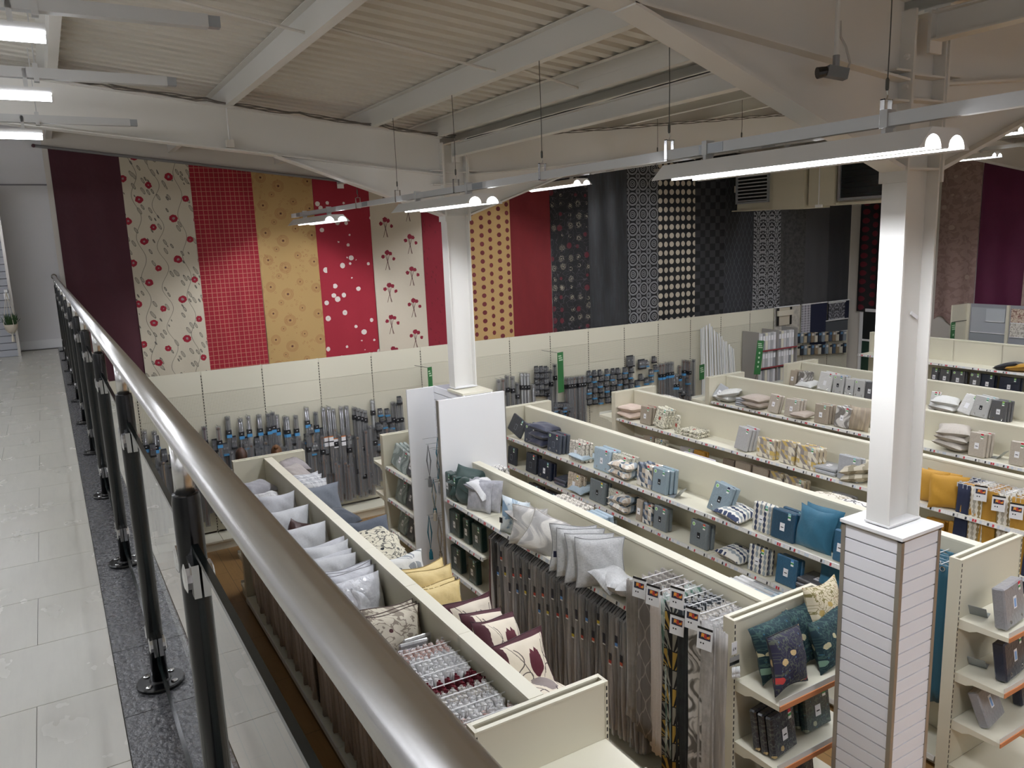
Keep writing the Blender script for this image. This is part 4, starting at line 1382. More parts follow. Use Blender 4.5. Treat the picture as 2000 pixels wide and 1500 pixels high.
shelf_cush(3, B, 1440, lsc, 'leaf stripe', S3B, dx=.15, seed=4, w=.40, t=.14)
shelf_cush(3, B, 1632, tealc, 'teal velvet', S3B, mode='stand', dx=.2, seed=3)
def lying_pack(g, z, px, style, where, n=1, w=.30, h=.28, d=.05, dx=.04, rz=-PI / 2, tagc=None, side=-1):
    X = XG[g] + side * .47 + (dx if side < 0 else -dx)
    for k in range(n):
        zz = z + d / 2 + k * (d + .003) + .004
        yc = y_at(px, X, zz)
        if side < 0:
            pack(style, (X + h * 0 + .01 * k, yc, zz), w, h, d, rz=-PI / 2 + (.06 * (k % 2)), lying=True, where=where, tagc=tagc)
        else:
            pack(style, (X - h - .01 * k, yc, zz), w, h, d, rz=-PI / 2 + .05 * (k % 2), lying=True, where=where, tagc=tagc)
lying_pack(3, B, 1580, 'charcoal', S3B, n=3, w=.36)
lying_pack(3, B, 1092, 'slate', S3B, n=2, w=.30)
# third shelf: only glimpsed
for px0, px1, st in ((1030, 1052, 'darkslate'), (1060, 1085, 'navy'), (1150, 1190, 'paleblue')):
    shelf_pack(3, C, px0, px1, st, n=2, tagc='teal', wh='on the navy gondola third shelf')

S4A = 'on the taupe gondola top shelf'
S4B = 'on the taupe gondola second shelf'
def P4A(*a, **k): shelf_pack(4, A, *a, wh=S4A, **k)
def P4B(*a, **k): shelf_pack(4, B, *a, wh=S4B, **k)
P4A(1249, 1268, 'taupe', n=4, h=.33, tagc='red')
P4A(1274, 1294, 'creamleaf', n=4, h=.34, tilt=.22, roll=.16, tagc='teal')
P4A(1316, 1323, 'creamleaf', n=1, h=.31)
P4A(1432, 1456, 'silver', n=3, h=.36, tilt=.2, roll=.1, tagc='red')
P4A(1476, 1510, 'goldtri', n=2, h=.30, tagc='red')
P4A(1521, 1548, 'goldtri', n=2, h=.34)
P4A(1553, 1592, 'goldtri', n=3, h=.33, tagc='teal')
P4A(1633, 1674, 'greyp', n=2, h=.34, tagc='teal')
P4A(1872, 1908, 'mustard', n=2, h=.36, tagc='orange', eye=True)
P4B(1254, 1274, 'taupe', n=3, tagc='blue'); P4B(1276, 1294, 'creamleaf', n=4, tagc='blue')
P4B(1325, 1350, 'silver', n=3, h=.30, tagc='green'); P4B(1352, 1372, 'mustard', n=3); P4B(1408, 1430, 'plum', n=3)
P4B(1432, 1462, 'taupe', n=4, h=.33); P4B(1466, 1496, 'taupe', n=3, h=.33)
P4B(1500, 1524, 'goldtri', n=3, h=.33); P4B(1530, 1568, 'goldtri', n=3, h=.33, tagc='teal'); P4B(1620, 1660, 'greyp', n=2, h=.3)
P4B(1802, 1838, 'mustard', n=2, h=.33); P4B(1846, 1898, 'mustard', n=2, h=.36)
lying_pack(4, A, 1345, 'creamleaf', S4A, n=2, w=.42)
lying_pack(4, A, 1608, 'greyp', S4A, n=2, w=.36)
pinkc = fab('#d2bfb0', '#c8b4a5'); zig = pat('zigzag', '#bdb5a2', '#8d8570'); mus = pat('plain', '#b98a22', '#a87a18', rough=.7, sheen=.2)
for k in range(2): shelf_cush(4, A, 1234, pinkc, 'pale pink', S4A, k=k, dx=.2, seed=k, w=.42)
for k in range(2): shelf_cush(4, A, 1678, zig, 'zigzag weave', S4A, k=k, dx=.18, seed=2 + k, w=.42, yaw=.3, tip=-.25)
shelf_cush(4, B, 1238, pinkc, 'pale pink', S4B, dx=.2, seed=3)
for px, dx in ((1817, .16), (1838, .2), (1850, .10)):
    shelf_cush(4, A, px, mus, 'mustard', S4A, mode='stand', dx=dx, seed=px, w=.42, t=.17, yaw=.4 if px == 1850 else 0)

S5A = 'on the oatmeal gondola top shelf'
def P5A(*a, **k): shelf_pack(5, A, *a, wh=S5A, **k)
P5A(1388, 1404, 'greyp', n=1, h=.32, tilt=.55, roll=.3)
P5A(1497, 1516, 'oat', n=2, h=.34, tilt=.2, roll=.1, tagc='red'); P5A(1530, 1556, 'oat', n=3, h=.33, tilt=.15, tagc='teal')
P5A(1588, 1614, 'taupe', n=4, h=.34, tagc='teal'); P5A(1626, 1654, 'brush', n=3, h=.35, tilt=.18, roll=.06, tagc='red')
P5A(1889, 1920, 'oat', n=4, h=.36, tagc='red'); P5A(1968, 1998, 'oat', n=2, h=.34, tagc='red')
oatc = fab('#b3a79c', '#a5988c'); silc = fab('#cfcfca', '#bfbfba'); goldc = pat('streak', '#8f8271', '#b3a389', rough=.5); ribc = pat('slub', '#b9b2a8', '#a9a298')
shelf_cush(5, A, 1426, silc, 'silver grey', S5A, dx=.2, k=1, seed=1, w=.45, yaw=.5, tip=-.2); shelf_cush(5, A, 1420, silc, 'silver grey', S5A, dx=.2, k=0, seed=3, w=.42)
for k in range(2): shelf_cush(5, A, 1478, oatc, 'taupe', S5A, dx=.18, k=k, seed=k + 2, w=.45)
shelf_cush(5, A, 1568, oatc, 'taupe', S5A, dx=.14, seed=4, w=.34, t=.12)
shelf_cush(5, A, 1678, goldc, 'bronze sheen', S5A, mode='stand', dx=.16, seed=5, w=.42, t=.16)
for k in range(3): shelf_cush(5, A, 1864, ribc, 'ribbed beige', S5A, dx=.2, k=k, seed=k, w=.46, yaw=.2 * k)
lying_pack(5, A, 1446, 'greyp', S5A, n=4, w=.3, d=.035)
for px0, px1, st in ((1400, 1420, 'oat'), (1440, 1470, 'taupe'), (1500, 1530, 'oat'), (1560, 1590, 'charcoal'), (1600, 1640, 'oat'), (1650, 1690, 'taupe'), (1830, 1870, 'oat'), (1900, 1950, 'taupe')):
    shelf_pack(5, B, px0, px1, st, n=3, tagc='blue', wh='on the oatmeal gondola second shelf')

S6A = 'on the white gondola top shelf'
def P6A(*a, **k): shelf_pack(6, A, *a, wh=S6A, **k)
P6A(1538, 1553, 'taupe', n=3, h=.34, tilt=.15, eye=True); P6A(1556, 1573, 'brush', n=3, h=.34, tilt=.15)
P6A(1594, 1620, 'whitep', n=3, h=.38, tilt=.22, roll=.08, tagc='red', eye=True); P6A(1624, 1645, 'lgrey', n=3, h=.38, tagc='blue', stick=True, eye=True)
P6A(1647, 1664, 'lgrey', n=3, h=.34, tilt=.2, eye=True); P6A(1666, 1686, 'lgrey', n=3, h=.35, stick=True, eye=True); P6A(1688, 1704, 'charcoal', n=3, h=.34)
P6A(1812, 1824, 'whitep', n=2, h=.34, tilt=.25, tagc='red'); P6A(1866, 1892, 'whitep', n=2, h=.36, tilt=.5, roll=.2, tagc='green'); P6A(1894, 1926, 'lgrey', n=3, h=.37, tilt=.2, roll=.1, tagc='teal', eye=True); P6A(1932, 1962, 'charcoal', n=3, h=.36, tagc='green', eye=True)
wcu = fab('#dcdcd8', '#cfcfcb')
shelf_cush(6, A, 1580, wcu, 'white', S6A, dx=.16, seed=1, w=.42); 
for k in range(2): shelf_cush(6, A, 1848, wcu, 'white', S6A, dx=.18, k=k, seed=k + 2, w=.46, yaw=.35 * k)
for px0, px1, st in ((1560, 1580, 'lgrey'), (1600, 1630, 'whitep'), (1640, 1670, 'charcoal'), (1820, 1850, 'lgrey'), (1860, 1900, 'whitep'), (1910, 1950, 'charcoal'), (1955, 1990, 'lgrey')):
    shelf_pack(6, B, px0, px1, st, n=3, tagc='teal', wh='on the white gondola second shelf')
S7 = 'on the tall gondola second shelf'
for px0, px1, st, sk in ((1816, 1828, 'charcoal', 0), (1833, 1852, 'charcoal', 0), (1856, 1880, 'charcoal', 1), (1891, 1911, 'charcoal', 1), (1913, 1938, 'navy', 0), (1948, 1988, 'navy', 0)):
    shelf_pack(7, 1.6, px0, px1, st, n=3, h=.36, tagc='green', stick=bool(sk), eye=(st == 'navy'), wh=S7)
shelf_cush(7, 2.08, 1972, pat('plain', '#12151d', '#0c0e15', sheen=.2), 'black', 'on the tall gondola top shelf', dx=.2, seed=2, w=.46, tip=-.3)
shelf_cush(7, 2.08, 1996, mus, 'mustard', 'on the tall gondola top shelf', dx=.2, seed=3, w=.46, tip=-.2)

# far-side (+X) shelves: tops show over the boards
def back_pack(g, z, px, style, where, n=1, h=.33, w=.30, tagc=None, lyingf=False):
    X = XG[g] + .40
    if lyingf:
        lying_pack(g, z, px, style, where, n=n, side=1, w=w); return
    yc = y_at(px, X - .1, z + .2)
    for k in range(n):
        pack(style, (X - .03 - k * .06, yc + .01 * k, z + .002), w, h, .055, rz=PI / 2, tilt=.05, where=where, tagc=tagc if k == 0 else None)
R2 = 'behind the bagged curtain gondola board'
for px, st, n, ly in ((975, 'bw', 4, 0), (1105, 'floralw', 4, 0), (1135, 'floralw', 4, 0), (1172, 'paleblue', 4, 0), (1225, 'darkslate', 5, 1), (1262, 'navy', 5, 1), (1330, 'petrol', 5, 1), (1375, 'petrol', 5, 1), (1420, 'petrol', 4, 1), (1462, 'lgrey', 4, 0), (1488, 'lgrey', 4, 0), (1512, 'duck', 4, 0)):
    back_pack(2, A, px, st, R2, n=n, lyingf=bool(ly), h=.36)
R3 = 'behind the navy gondola board'
for px, st, n, ly in ((1095, 'charcoal', 4, 1), (1175, 'charcoal', 6, 1), (1190, 'slate', 5, 1), (1262, 'floralw', 5, 1), (1290, 'lilac', 4, 1), (1345, 'lilac', 4, 0), (1375, 'lilac', 5, 0), (1455, 'lilac', 4, 1), (1490, 'lilac', 4, 1)):
    back_pack(3, A, px, st, R3, n=n, lyingf=bool(ly), h=.36)
bwc = pat('twig', '#e0dcd3', '#1a1d33', 5.)
def back_cush(g, z, px, mt, words, where, k=0, seed=0, w=.45):
    X = XG[g] + .27; zz = z + .08 + .12 * k
    cushion(mt, (X, y_at(px, X, zz), zz), words, where, w=w, t=.17, rot=lie(.2 * seed, .05), seed=seed)
for k in range(3): back_cush(3, A, 1620, pat('twig', '#d8d2c4', '#8c8166', 8.), 'beige sprig print', R3, k, k)
for k in range(3): back_cush(3, A, 1668, bwc, 'navy branch print', R3, k, k + 1)
R4 = 'behind the taupe gondola board'
bw2 = pat('twig', '#dcd8d2', '#131316', 7.)
for k in range(3): back_cush(4, A, 1300, bw2, 'black and white print', R4, k, k)
for px, st, n in ((1340, 'bw', 5), (1362, 'bw', 5), (1385, 'bw', 4), (1412, 'reded', 4)): back_pack(4, A, px, st, R4, n=n, lyingf=True)
R5 = 'behind the oatmeal gondola board'
for px, st, n in ((1455, 'charcoal', 5), (1475, 'silver', 5), (1520, 'silver', 5)): back_pack(5, A, px, st, R5, n=n, lyingf=True)

# ---------------------------------------------------------------- hung curtains
def slab(w, th, h, seed, shoulder=0., flare=0., nx=8, nz=10, waves=1.5):
    """a folded curtain hanging from z=0 down to -h; width along x, thickness along y"""
    rnd = random.Random(seed)
    p = [rnd.random() * 6.28 for _ in range(6)]
    mb = MB()
    vs = []
    def pt(i, j, s):
        u = i / nx * 2 - 1; t = j / nz
        ww = w / 2 * (1 + flare * t * t)
        x = u * ww + .012 * math.sin(5 * t + p[0])
        top = -shoulder * (abs(u) ** 1.6)
        z = top + (-h - top) * t + (.02 * math.sin(3 * u + p[1]) if t == 1 else 0)
        y = s * th / 2 * (1 - .25 * abs(math.sin(2.5 * u + p[2]))) + .35 * th * math.sin(waves * PI * u + p[3] + 1.5 * t) * (.4 + .6 * t)
        return (x, y, z)
    for s in (-1, 1):
        for j in range(nz + 1):
            for i in range(nx + 1):
                vs.append(pt(i, j, s))
    N = (nx + 1) * (nz + 1)
    fs = []
    for j in range(nz):
        for i in range(nx):
            a = j * (nx + 1) + i
            fs.append([a, a + 1, a + nx + 2, a + nx + 1])
            fs.append([N + a, N + a + nx + 1, N + a + nx + 2, N + a + 1])
    for j in range(nz):
        for i in (0, nx):
            a = j * (nx + 1) + i; b = a + nx + 1
            fs.append([a, b, N + b, N + a] if i == 0 else [a, N + a, N + b, b])
    for i in range(nx):
        for j in (0, nz):
            a = j * (nx + 1) + i
            fs.append([a, N + a, N + a + 1, a + 1] if j == 0 else [a, a + 1, N + a + 1, N + a])
    return mb.add(vs, fs)

def hung(mt, pos, rz, w, th, h, seed, label, group, shoulder=0., flare=0., hanger=False, tagm=None, name='hanging_curtain', waves=1.5):
    o = thing(name, label, 'curtain', pos, (0, 0, rz), group=group)
    s = seed % 4
    inst('panel', ('slab', w, th, h, s, shoulder, flare, waves), lambda: slab(w, th, h, s + 3, shoulder, flare, waves=waves), mt, o, smooth=True)
    if hanger:
        inst('hanger', ('hgr', w, shoulder), lambda: MB().tube([(-w * .47, 0, -shoulder + .012), (-w * .25, 0, -shoulder * .35 + .012), (0, 0, .012), (w * .25, 0, -shoulder * .35 + .012), (w * .47, 0, -shoulder + .012)], .006, 5), plain('#3c3d40', .3), o)
        inst('hook', ('hgk',), lambda: MB().tube([(0, 0, .012), (0, 0, .035), (.012, 0, .05), (.006, 0, .066), (-.008, 0, .06)], .0025, 5), CHROME, o)
        inst('bag_shoulder', ('hgb', w, shoulder), lambda: MB().grid(6, 2, lambda a, b: ((a - .5) * w * .98, (b - .5) * .05, -shoulder * (abs(2 * a - 1) ** 1.6) + .004 - .02 * abs(2 * b - 1))), POLY, o, smooth=True)
    if tagm is not None:
        inst('hang_card', ('hcard',), lambda: MB().box(-.0012, .0, -.017, .017, -.06, .06), tagm, o, (-w / 2 - .012, 0, -.22 - .055 * ((seed * 5) % 7)), (0, 0, .15))
    return o
m = Mat('clear_polythene', .15); m.color('#c9cbcc'); x, y, z = m.coords(); m.bump(m.noise(m.vec(x, y, z), 30., 3., .6, 1.), .6, .02)
m.b.inputs['Alpha'].default_value = .55; m.b.inputs['Coat Weight'].default_value = .8; POLY = m.m
def cardmat(c, c2):
    m = Mat('hang_card_' + c2.lstrip('#'), .5); x, y, z = m.coords()
    q = m.mix(c, c2, (z < -.012) * (z > -.045)); m.color(m.mix(q, '#dcdcdc', z < -.045)); return m.m
HC = [cardmat('#1e2130', '#5b8fd0'), cardmat('#1e2130', '#c8553a'), cardmat('#22232c', '#c9b23a'), cardmat('#1b1d2b', '#2a2d40'), cardmat('#2a2a2e', '#b0392f')]

def wrapc(c, c2): return pat('streak', c, c2, wrap=True)
BAG = [wrapc('#77777a', '#979799'), wrapc('#868484', '#a5a2a1'), wrapc('#6b6b6e', '#8a8a8c'), wrapc('#959293', '#b1aead'), wrapc('#636467', '#818184')]
GL = 'bagged grey curtain on a hanger in the long rail row'
yy = 7.80; i = 0
special = {0: wrapc('#3f0f1a', '#551723'), 1: wrapc('#c9c7c6', '#b5b3b2'), 2: wrapc('#2b2c30', '#3a3b40'), 3: wrapc('#232428', '#313237'), 5: pat('ogee', '#8a857e', '#5e5a55', wrap=True)}
names = {0: 'bagged maroon curtain on a hanger at the far end of the rail', 1: 'bagged white curtain on a hanger beside the maroon one', 5: 'bagged lattice patterned curtain on a hanger in the rail row'}
while yy > 4.99:
    mt = special.get(i, BAG[(i * 7 + i // 3) % 5])
    hung(mt, (4.37, yy, 1.585), random.uniform(-.06, .06), .40, .036, 1.30 + .02 * (i % 3), i,
         names.get(i, 'bagged black curtain on a hanger near the maroon one' if i in (2, 3) else GL), 'bagged curtains on the long rail', shoulder=.10, hanger=True, tagm=HC[(i * 3) % 5] if i % 2 and i > 3 else None)
    yy -= .0445; i += 1
rl = thing('hanging_rail', 'chrome rail carrying the row of bagged curtains', 'rail', (4.37, 0, 0))
obj('bar', MB().tube([(0, 4.96, 1.632), (0, 7.86, 1.632)], .010, 10), CHROME, rl)
for q in (5.0, 5.95, 6.95, 7.83):
    obj('rail_bracket', MB().box(-.006, .006, q - .004, q + .004, 1.632, 1.672), CHROME, rl)
# voile bags below the shelf of the cushion gondola, gallery side
VO = [wrapc('#b6afa8', '#c9c3bd'), wrapc('#a79f98', '#bdb6af'), wrapc('#c3bdb8', '#d2cdc8')]
yy = 10.3; i = 0
while yy > 4.95:
    mt = VO[(i * 5 + i // 2) % 3] if i != 33 else wrapc('#1a1a1e', '#26262b')
    hung(mt, (2.10, yy, 1.50), random.uniform(-.08, .08), .40, .05, 1.12 + .05 * (i % 4), i, 'bagged pale voile curtain on a hanger under the grey cushions' if i != 33 else 'bagged black curtain among the pale voiles under the grey cushions', 'bagged voiles under the grey cushions', shoulder=.10, hanger=False, tagm=LABELW if i % 9 == 2 else None)
    yy -= .085; i += 1
rl = thing('hanging_rail', 'chrome rail carrying the pale voile curtains', 'rail', (2.10, 0, 0))
obj('bar', MB().tube([(0, 4.9, 1.53), (0, 10.4, 1.53)], .010, 10), CHROME, rl)
for q in (4.95, 6.9, 8.9, 10.35):
    obj('rail_bracket', MB().box(-.006, .006, q - .004, q + .004, 1.53, 1.602), CHROME, rl)

# curtains hung in bunches on prongs
def prong(X, Y, z, L=.40, side=-1):
    o = single('display_prong', MB().tube([(0, 0, 0), (side * L, 0, .01), (side * (L + .01), 0, .045)], .004, 6), WHITE, 'white display prong carrying a bunch of curtains', 'hook', group='white prongs with curtain bunches', loc=(X, Y, z))
    return o
def header_mesh():
    """gathered header tape: a ribbon standing in folds along the panel top"""
    def fn(a, b):
        x = (a - .5) * .17
        return (x, .013 * math.sin(a * 2 * PI * 3.5), -.045 + .055 * b)
    return MB().grid(28, 1, fn)
def bunch(X0, X1, Y, z, n, mats, h, words, where, w=.19, head=None, flare_first=.5, rings=False):
    for k in range(n):
        xx = X0 + (X1 - X0) * k / max(1, n - 1)
        mt = mats[k % len(mats)]
        hh = h * (1 - .03 * (k % 3))
        o = hung(mt, (xx, Y + random.uniform(-.012, .012), z), -PI / 2 + random.uniform(-.22, .22), w, .032, hh, k + int(Y * 10), '%s curtain on a prong %s' % (words, where), ('%s curtains %s' % (words, where))[:70], flare=flare_first if k == 0 else .1, waves=3.)
        if head is not None:
            inst('header_tape', ('hdr',), header_mesh, head, o)
        if rings:
            inst('eyelet', ('eyr',), lambda: MB().torus(.02, .005, 12, 5, Matrix.Rotation(PI / 2, 4, 'X')), CHROME, o, (0, -.022, -.03))
random.seed(21)
HW = plain('#dcdcdc', .7, name='white_header_tape'); HWd = plain('#cfcac2', .8, name='cream_header_tape')
NEARW = 'beside the bare shelf end bay'
wv = [pat('slub', '#d4d3d2', '#c4c3c2'), pat('slub', '#c9c8c8', '#b6b5b5'), pat('slub', '#dcdbd9', '#cdccca')]
blush = [pat('twig', '#cbb3ab', '#a5877f', 16.)]; red = [pat('plain', '#5e0f1e', '#4d0a17')]; wgrey = [pat('ikat', '#cfcdca', '#8f8b87'), wv[1]]
zP = 1.98
for Y, mats, words, n, hd in ((5.02, blush, 'blush floral', 8, HW), (4.86, wv, 'white voile', 9, HW), (4.68, wv, 'plain white', 9, HW), (4.50, red, 'dark red', 6, plain('#6b1424', .7)), (4.36, wgrey, 'grey and white print', 10, HWd), (4.20, wv, 'ivory', 9, HW), (4.03, blush + wv, 'pink edged white', 9, HW)):
    prong(XG[1] - .052, Y, zP + .005)
    bunch(1.93, 2.27, Y, zP, n, mats, .95, words, NEARW, head=hd, w=.15, rings=(words in ('ivory',)))
NB = 'between bagged curtains and dark floral cushions'
gv = [pat('mottle', '#77716b', '#867f78', sheen=.4)]; stit = [pat('ogee', '#6f6a66', '#948e87')]
cream = [pat('slub', '#cfc6bf', '#c2b8b0')]; fernc = [pat('fern', '#8c9a92', '#4c6a5c', '#b9c2ba')]
palm = [pat('palm', '#101114', '#8d8a80', '#b09040')]; navg = [pat('mottle', '#14171f', '#232a2a')]; ikat = [pat('ikat', '#d3d0cb', '#69655f')]; lin_ = [pat('mottle', '#a8a5a2', '#c4c1be')]; crush = [pat('streak', '#9c9894', '#c9c5c0', rough=.4)]
for Y, mats, words, n, hd, h in ((5.02, gv, 'grey velvet', 6, HWd, 1.35), (4.88, stit, 'grey stitched lattice', 6, HWd, 1.42), (4.74, cream, 'pale pink', 4, HW, 1.5), (4.64, fernc, 'green fern print', 6, HW, 1.45), (4.53, palm, 'black and gold palm print', 6, HW, 1.6), (4.40, navg, 'dark navy', 8, HW, 1.5), (4.25, ikat, 'grey brushstroke', 8, HWd, 1.62), (4.12, lin_, 'grey linen', 8, HW, 1.6), (4.01, crush, 'silver crushed', 6, HW, 1.55)):
    prong(XG[2] - .052, Y, zP + .005, L=.42)
    bunch(4.12, 4.50, Y, zP, n, mats, h, words, NB, head=hd, w=.15, flare_first=.35)
tl = [pat('plain', '#14566a', '#0f4a5c', rough=.6, sheen=.3)]; gre = [pat('plain', '#3c4f48', '#33453f')]
for Y, mats, words, n, h in ((3.72, tl, 'teal', 6, 1.35), (3.88, tl, 'teal', 6, 1.4), (4.04, gre, 'grey green', 6, 1.3), (4.2, tl, 'teal', 6, 1.4), (4.4, gre, 'grey green', 5, 1.3)):
    prong(XG[3] - .052, Y, zP + .005)
    bunch(6.58, 6.90, Y, zP, n, mats, h, words, 'beside the grey and navy pack end bay', w=.15, head=plain('#2a4038', .7) if words != 'teal' else None, rings=(words == 'teal'))
mu = [pat('plain', '#b1852f', '#9d7423')]; ww = [pat('leafstripe', '#d6d1c4', '#8b7a55', '#a8a294')]; nv = [pat('plain', '#1a2440', '#141c33')]
for Y, mats, words, n in ((4.86, nv, 'navy', 5), (4.70, ww, 'cream leaf stripe', 6), (4.54, mu, 'mustard', 6), (4.38, ww, 'cream leaf stripe', 6), (4.22, mu, 'mustard', 5), (4.06, nv, 'navy', 6), (3.92, wv, 'white', 6)):
    prong(XG[4] - .052, Y, zP + .005)
    bunch(8.90, 9.22, Y, zP, n, mats, 1.2, words, 'past the mustard cushions', w=.15, head=HW)
# header cards on the prong ends (picture cards with a colour photo block)
def photocard():
    m = Mat('photo_card', .45); x, y, z = m.coords()
    c = m.mix('#dcdcdc', '#22253a', (z > .0) * (z < .055) * (x.abs() < .05))
    d, k = m.voro(m.vec(x, z), 45., .6)
    c = m.mix(c, m.mix('#a8322c', '#d9923a', k > .6), (z > .012) * (z < .05) * (x > -.03) * (x < .045) * (k > .35))
    c = m.mix(c, '#1a1a1c', dots(x, z, 1., 1., [(-.03, -.03, .007), (-.008, -.03, .007)]) < 0)
    m.color(c); return m.m
PC = photocard()
def hcard(pos, label, w=.13, h=.16, rz=-PI / 2 + .3, tilt=-.1):
    t = thing('photo_card', label, 'card', pos, (tilt, 0, rz))
    obj('card', MB().box(-w / 2, w / 2, -.001, .001, -h / 2, h / 2), PC, t)
    obj('top_band', MB().box(-w / 2, w / 2, -.0018, .0012, h / 2, h / 2 + .018), BLACK, t)
for px, py, z_, lb in ((1322, 1222, 1.75, 'white photo card on the palm print curtains'), (1352, 1210, 1.75, 'white photo card on the dark navy curtains'), (1376, 1250, 1.72, 'white photo card before the grey linen curtains'), (1248, 1150, 1.80, 'white photo card on the grey velvet curtains'), (1275, 1165, 1.78, 'white photo card on the stitched lattice curtains'), (1322, 1170, 1.78, 'pink photo card by the fern print curtains')):
    p = on_x(px, py, 4.06)
    hcard((4.06, p.y, p.z), lb)
for px, py, lb in ((1915, 965, 'white photo card on the navy curtains past the mustard cushions'), (1950, 985, 'white photo card on the mustard curtains past the mustard cushions'), (1985, 1000, 'white photo card on the cream leaf stripe curtains')):
    p = on_x(px, py, 8.84); hcard((8.84, p.y, p.z), lb)

# ---------------------------------------------------------------- cushions and packs along the first two gondolas
random.seed(5)
def gc(px, py, mt, words, where, w=.47, t=.21, rot=None, seed=0, piping=None, tagm=None, z=None, h=None, x=None):
    """cushion standing on the top shelf; its middle shows at the pixel and sits half its height above the shelf"""
    zc = z if z is not None else A + (h or w) * .44
    p = on_z(px, py, zc)
    if x is not None:
        p = Vector((x, y_at(px, x, zc), zc))
    p.x = min(max(p.x, 2.06), 2.10) if p.x < 2.37 else min(max(p.x, 2.64), 2.70)
    cushion(mt, (p.x, p.y, zc), words, where, w=w, h=h, t=t, rot=rot or (-.35, 0, random.uniform(-.12, .12)), seed=seed, piping=piping, tagm=tagm)
L1 = 'on the gallery side of the nearest gondola'
lg = fab('#c6c7c8', '#b9babc'); lg2 = fab('#bdbec1', '#afb0b4'); pgrey = plain('#8d8d90', .7)
slv = pat('mottle', '#bfc0c4', '#a9aab0', rough=.45); brn = pat('mottle', '#2e1715', '#3f211d', rough=.5)
scr = pat('scroll', '#c8c0ae', '#7b6f62', '#4b2a2c')
XL = 2.075
Lrow = [
 (505, 955, fab('#a5a4a8', '#98979b'), 'mid grey boucle', dict(w=.42, rot=lie(.3, .05), z=A + .20)),
 (545, 977, pat('plaid', '#c6c6c6', '#e0e0e0', '#9a9a9a'), 'grey and white check', dict(w=.40, rot=lie(.1, .25), z=A + .16)),
 (545, 1003, lg2, 'pale grey cotton', dict(seed=1)), (572, 1008, lg, 'pale grey cotton', dict(seed=2, tagm=NAVYTAG)), (605, 1040, lg, 'pale grey cotton', dict(seed=3, tagm=NAVYTAG)),
 (632, 1040, brn, 'dark brown damask', dict(seed=4, w=.36, rot=(-.3, .5, .2))),
 (640, 1068, lg2, 'pale grey cotton', dict(seed=5, w=.48)), (645, 1078, lg, 'pale grey cotton', dict(seed=1, w=.48, tagm=NAVYTAG)),
 (655, 1103, lg2, 'pale grey cotton', dict(seed=2, w=.44)), (660, 1114, lg, 'pale grey cotton', dict(seed=3, w=.44, tagm=NAVYTAG)),
 (686, 1125, slv, 'silver satin', dict(seed=4, piping=pgrey)), (690, 1138, slv, 'silver satin', dict(seed=0, piping=pgrey, tagm=NAVYTAG)), (694, 1152, slv, 'silver satin', dict(seed=2, piping=pgrey)),
 (706, 1172, pat('mottle', '#c9cacd', '#b5b6bb', wrap=True), 'bagged silver', dict(seed=3, tagm=LABELW)), (733, 1180, pat('mottle', '#d2d3d6', '#bfc0c4', wrap=True), 'bagged white', dict(seed=5, w=.36, rot=(-.2, .3, .4))),
 (762, 1212, scr, 'cream scrolling vine print', dict(seed=1, piping=plain('#4b3a34', .7))), (770, 1232, scr, 'cream scrolling vine print', dict(seed=2, piping=plain('#4b3a34', .7))), (774, 1255, scr, 'cream scrolling vine print', dict(seed=4, piping=plain('#4b3a34', .7))),
]
for px, py, mt, words, kw in Lrow:
    gc(px, py, mt, words, L1, x=XL if 'rot' not in kw else None, **kw)
for k, (yy, st, ln) in enumerate(((5.42, 'silver', .2), (5.36, 'silver', .2), (5.26, 'lilac', .5), (5.20, 'pinkplaid', .6), (5.16, 'pinkplaid', .5), (5.12, 'lilac', .6))):
    pack(st, (2.18 - .05 * (k % 3), yy, A + .004), .24, .30, .035, rz=-.1 * k, tilt=-.25, where='beside the vine print cushions', noun='pillowcase pack')
R1 = 'on the aisle side of the nearest gondola'
XRt = 2.66
tp = fab('#9f9898', '#928b8b'); pl = pat('plaid', '#9c9da0', '#cfcfcf', '#e6e6e6'); dg = fab('#6f747c', '#646971'); dn = fab('#4c525c', '#434953')
yel = pat('mottle', '#d3bd84', '#c8b076', rough=.6); rope = pat('zigzag', '#d9cba0', '#8f7a48')
tul = pat('tulip', '#ddd3c0', '#4b0f1f', '#2a1a1a'); tulg = pat('tulip', '#d9cfbd', '#877c78', '#2a1a1a')
dkp = plain('#33101a', .7)
fl = pat('fern', '#cfcfca', '#8b9094', '#6d7377'); bf = pat('scroll', '#c3bda9', '#23242a', '#15161b')
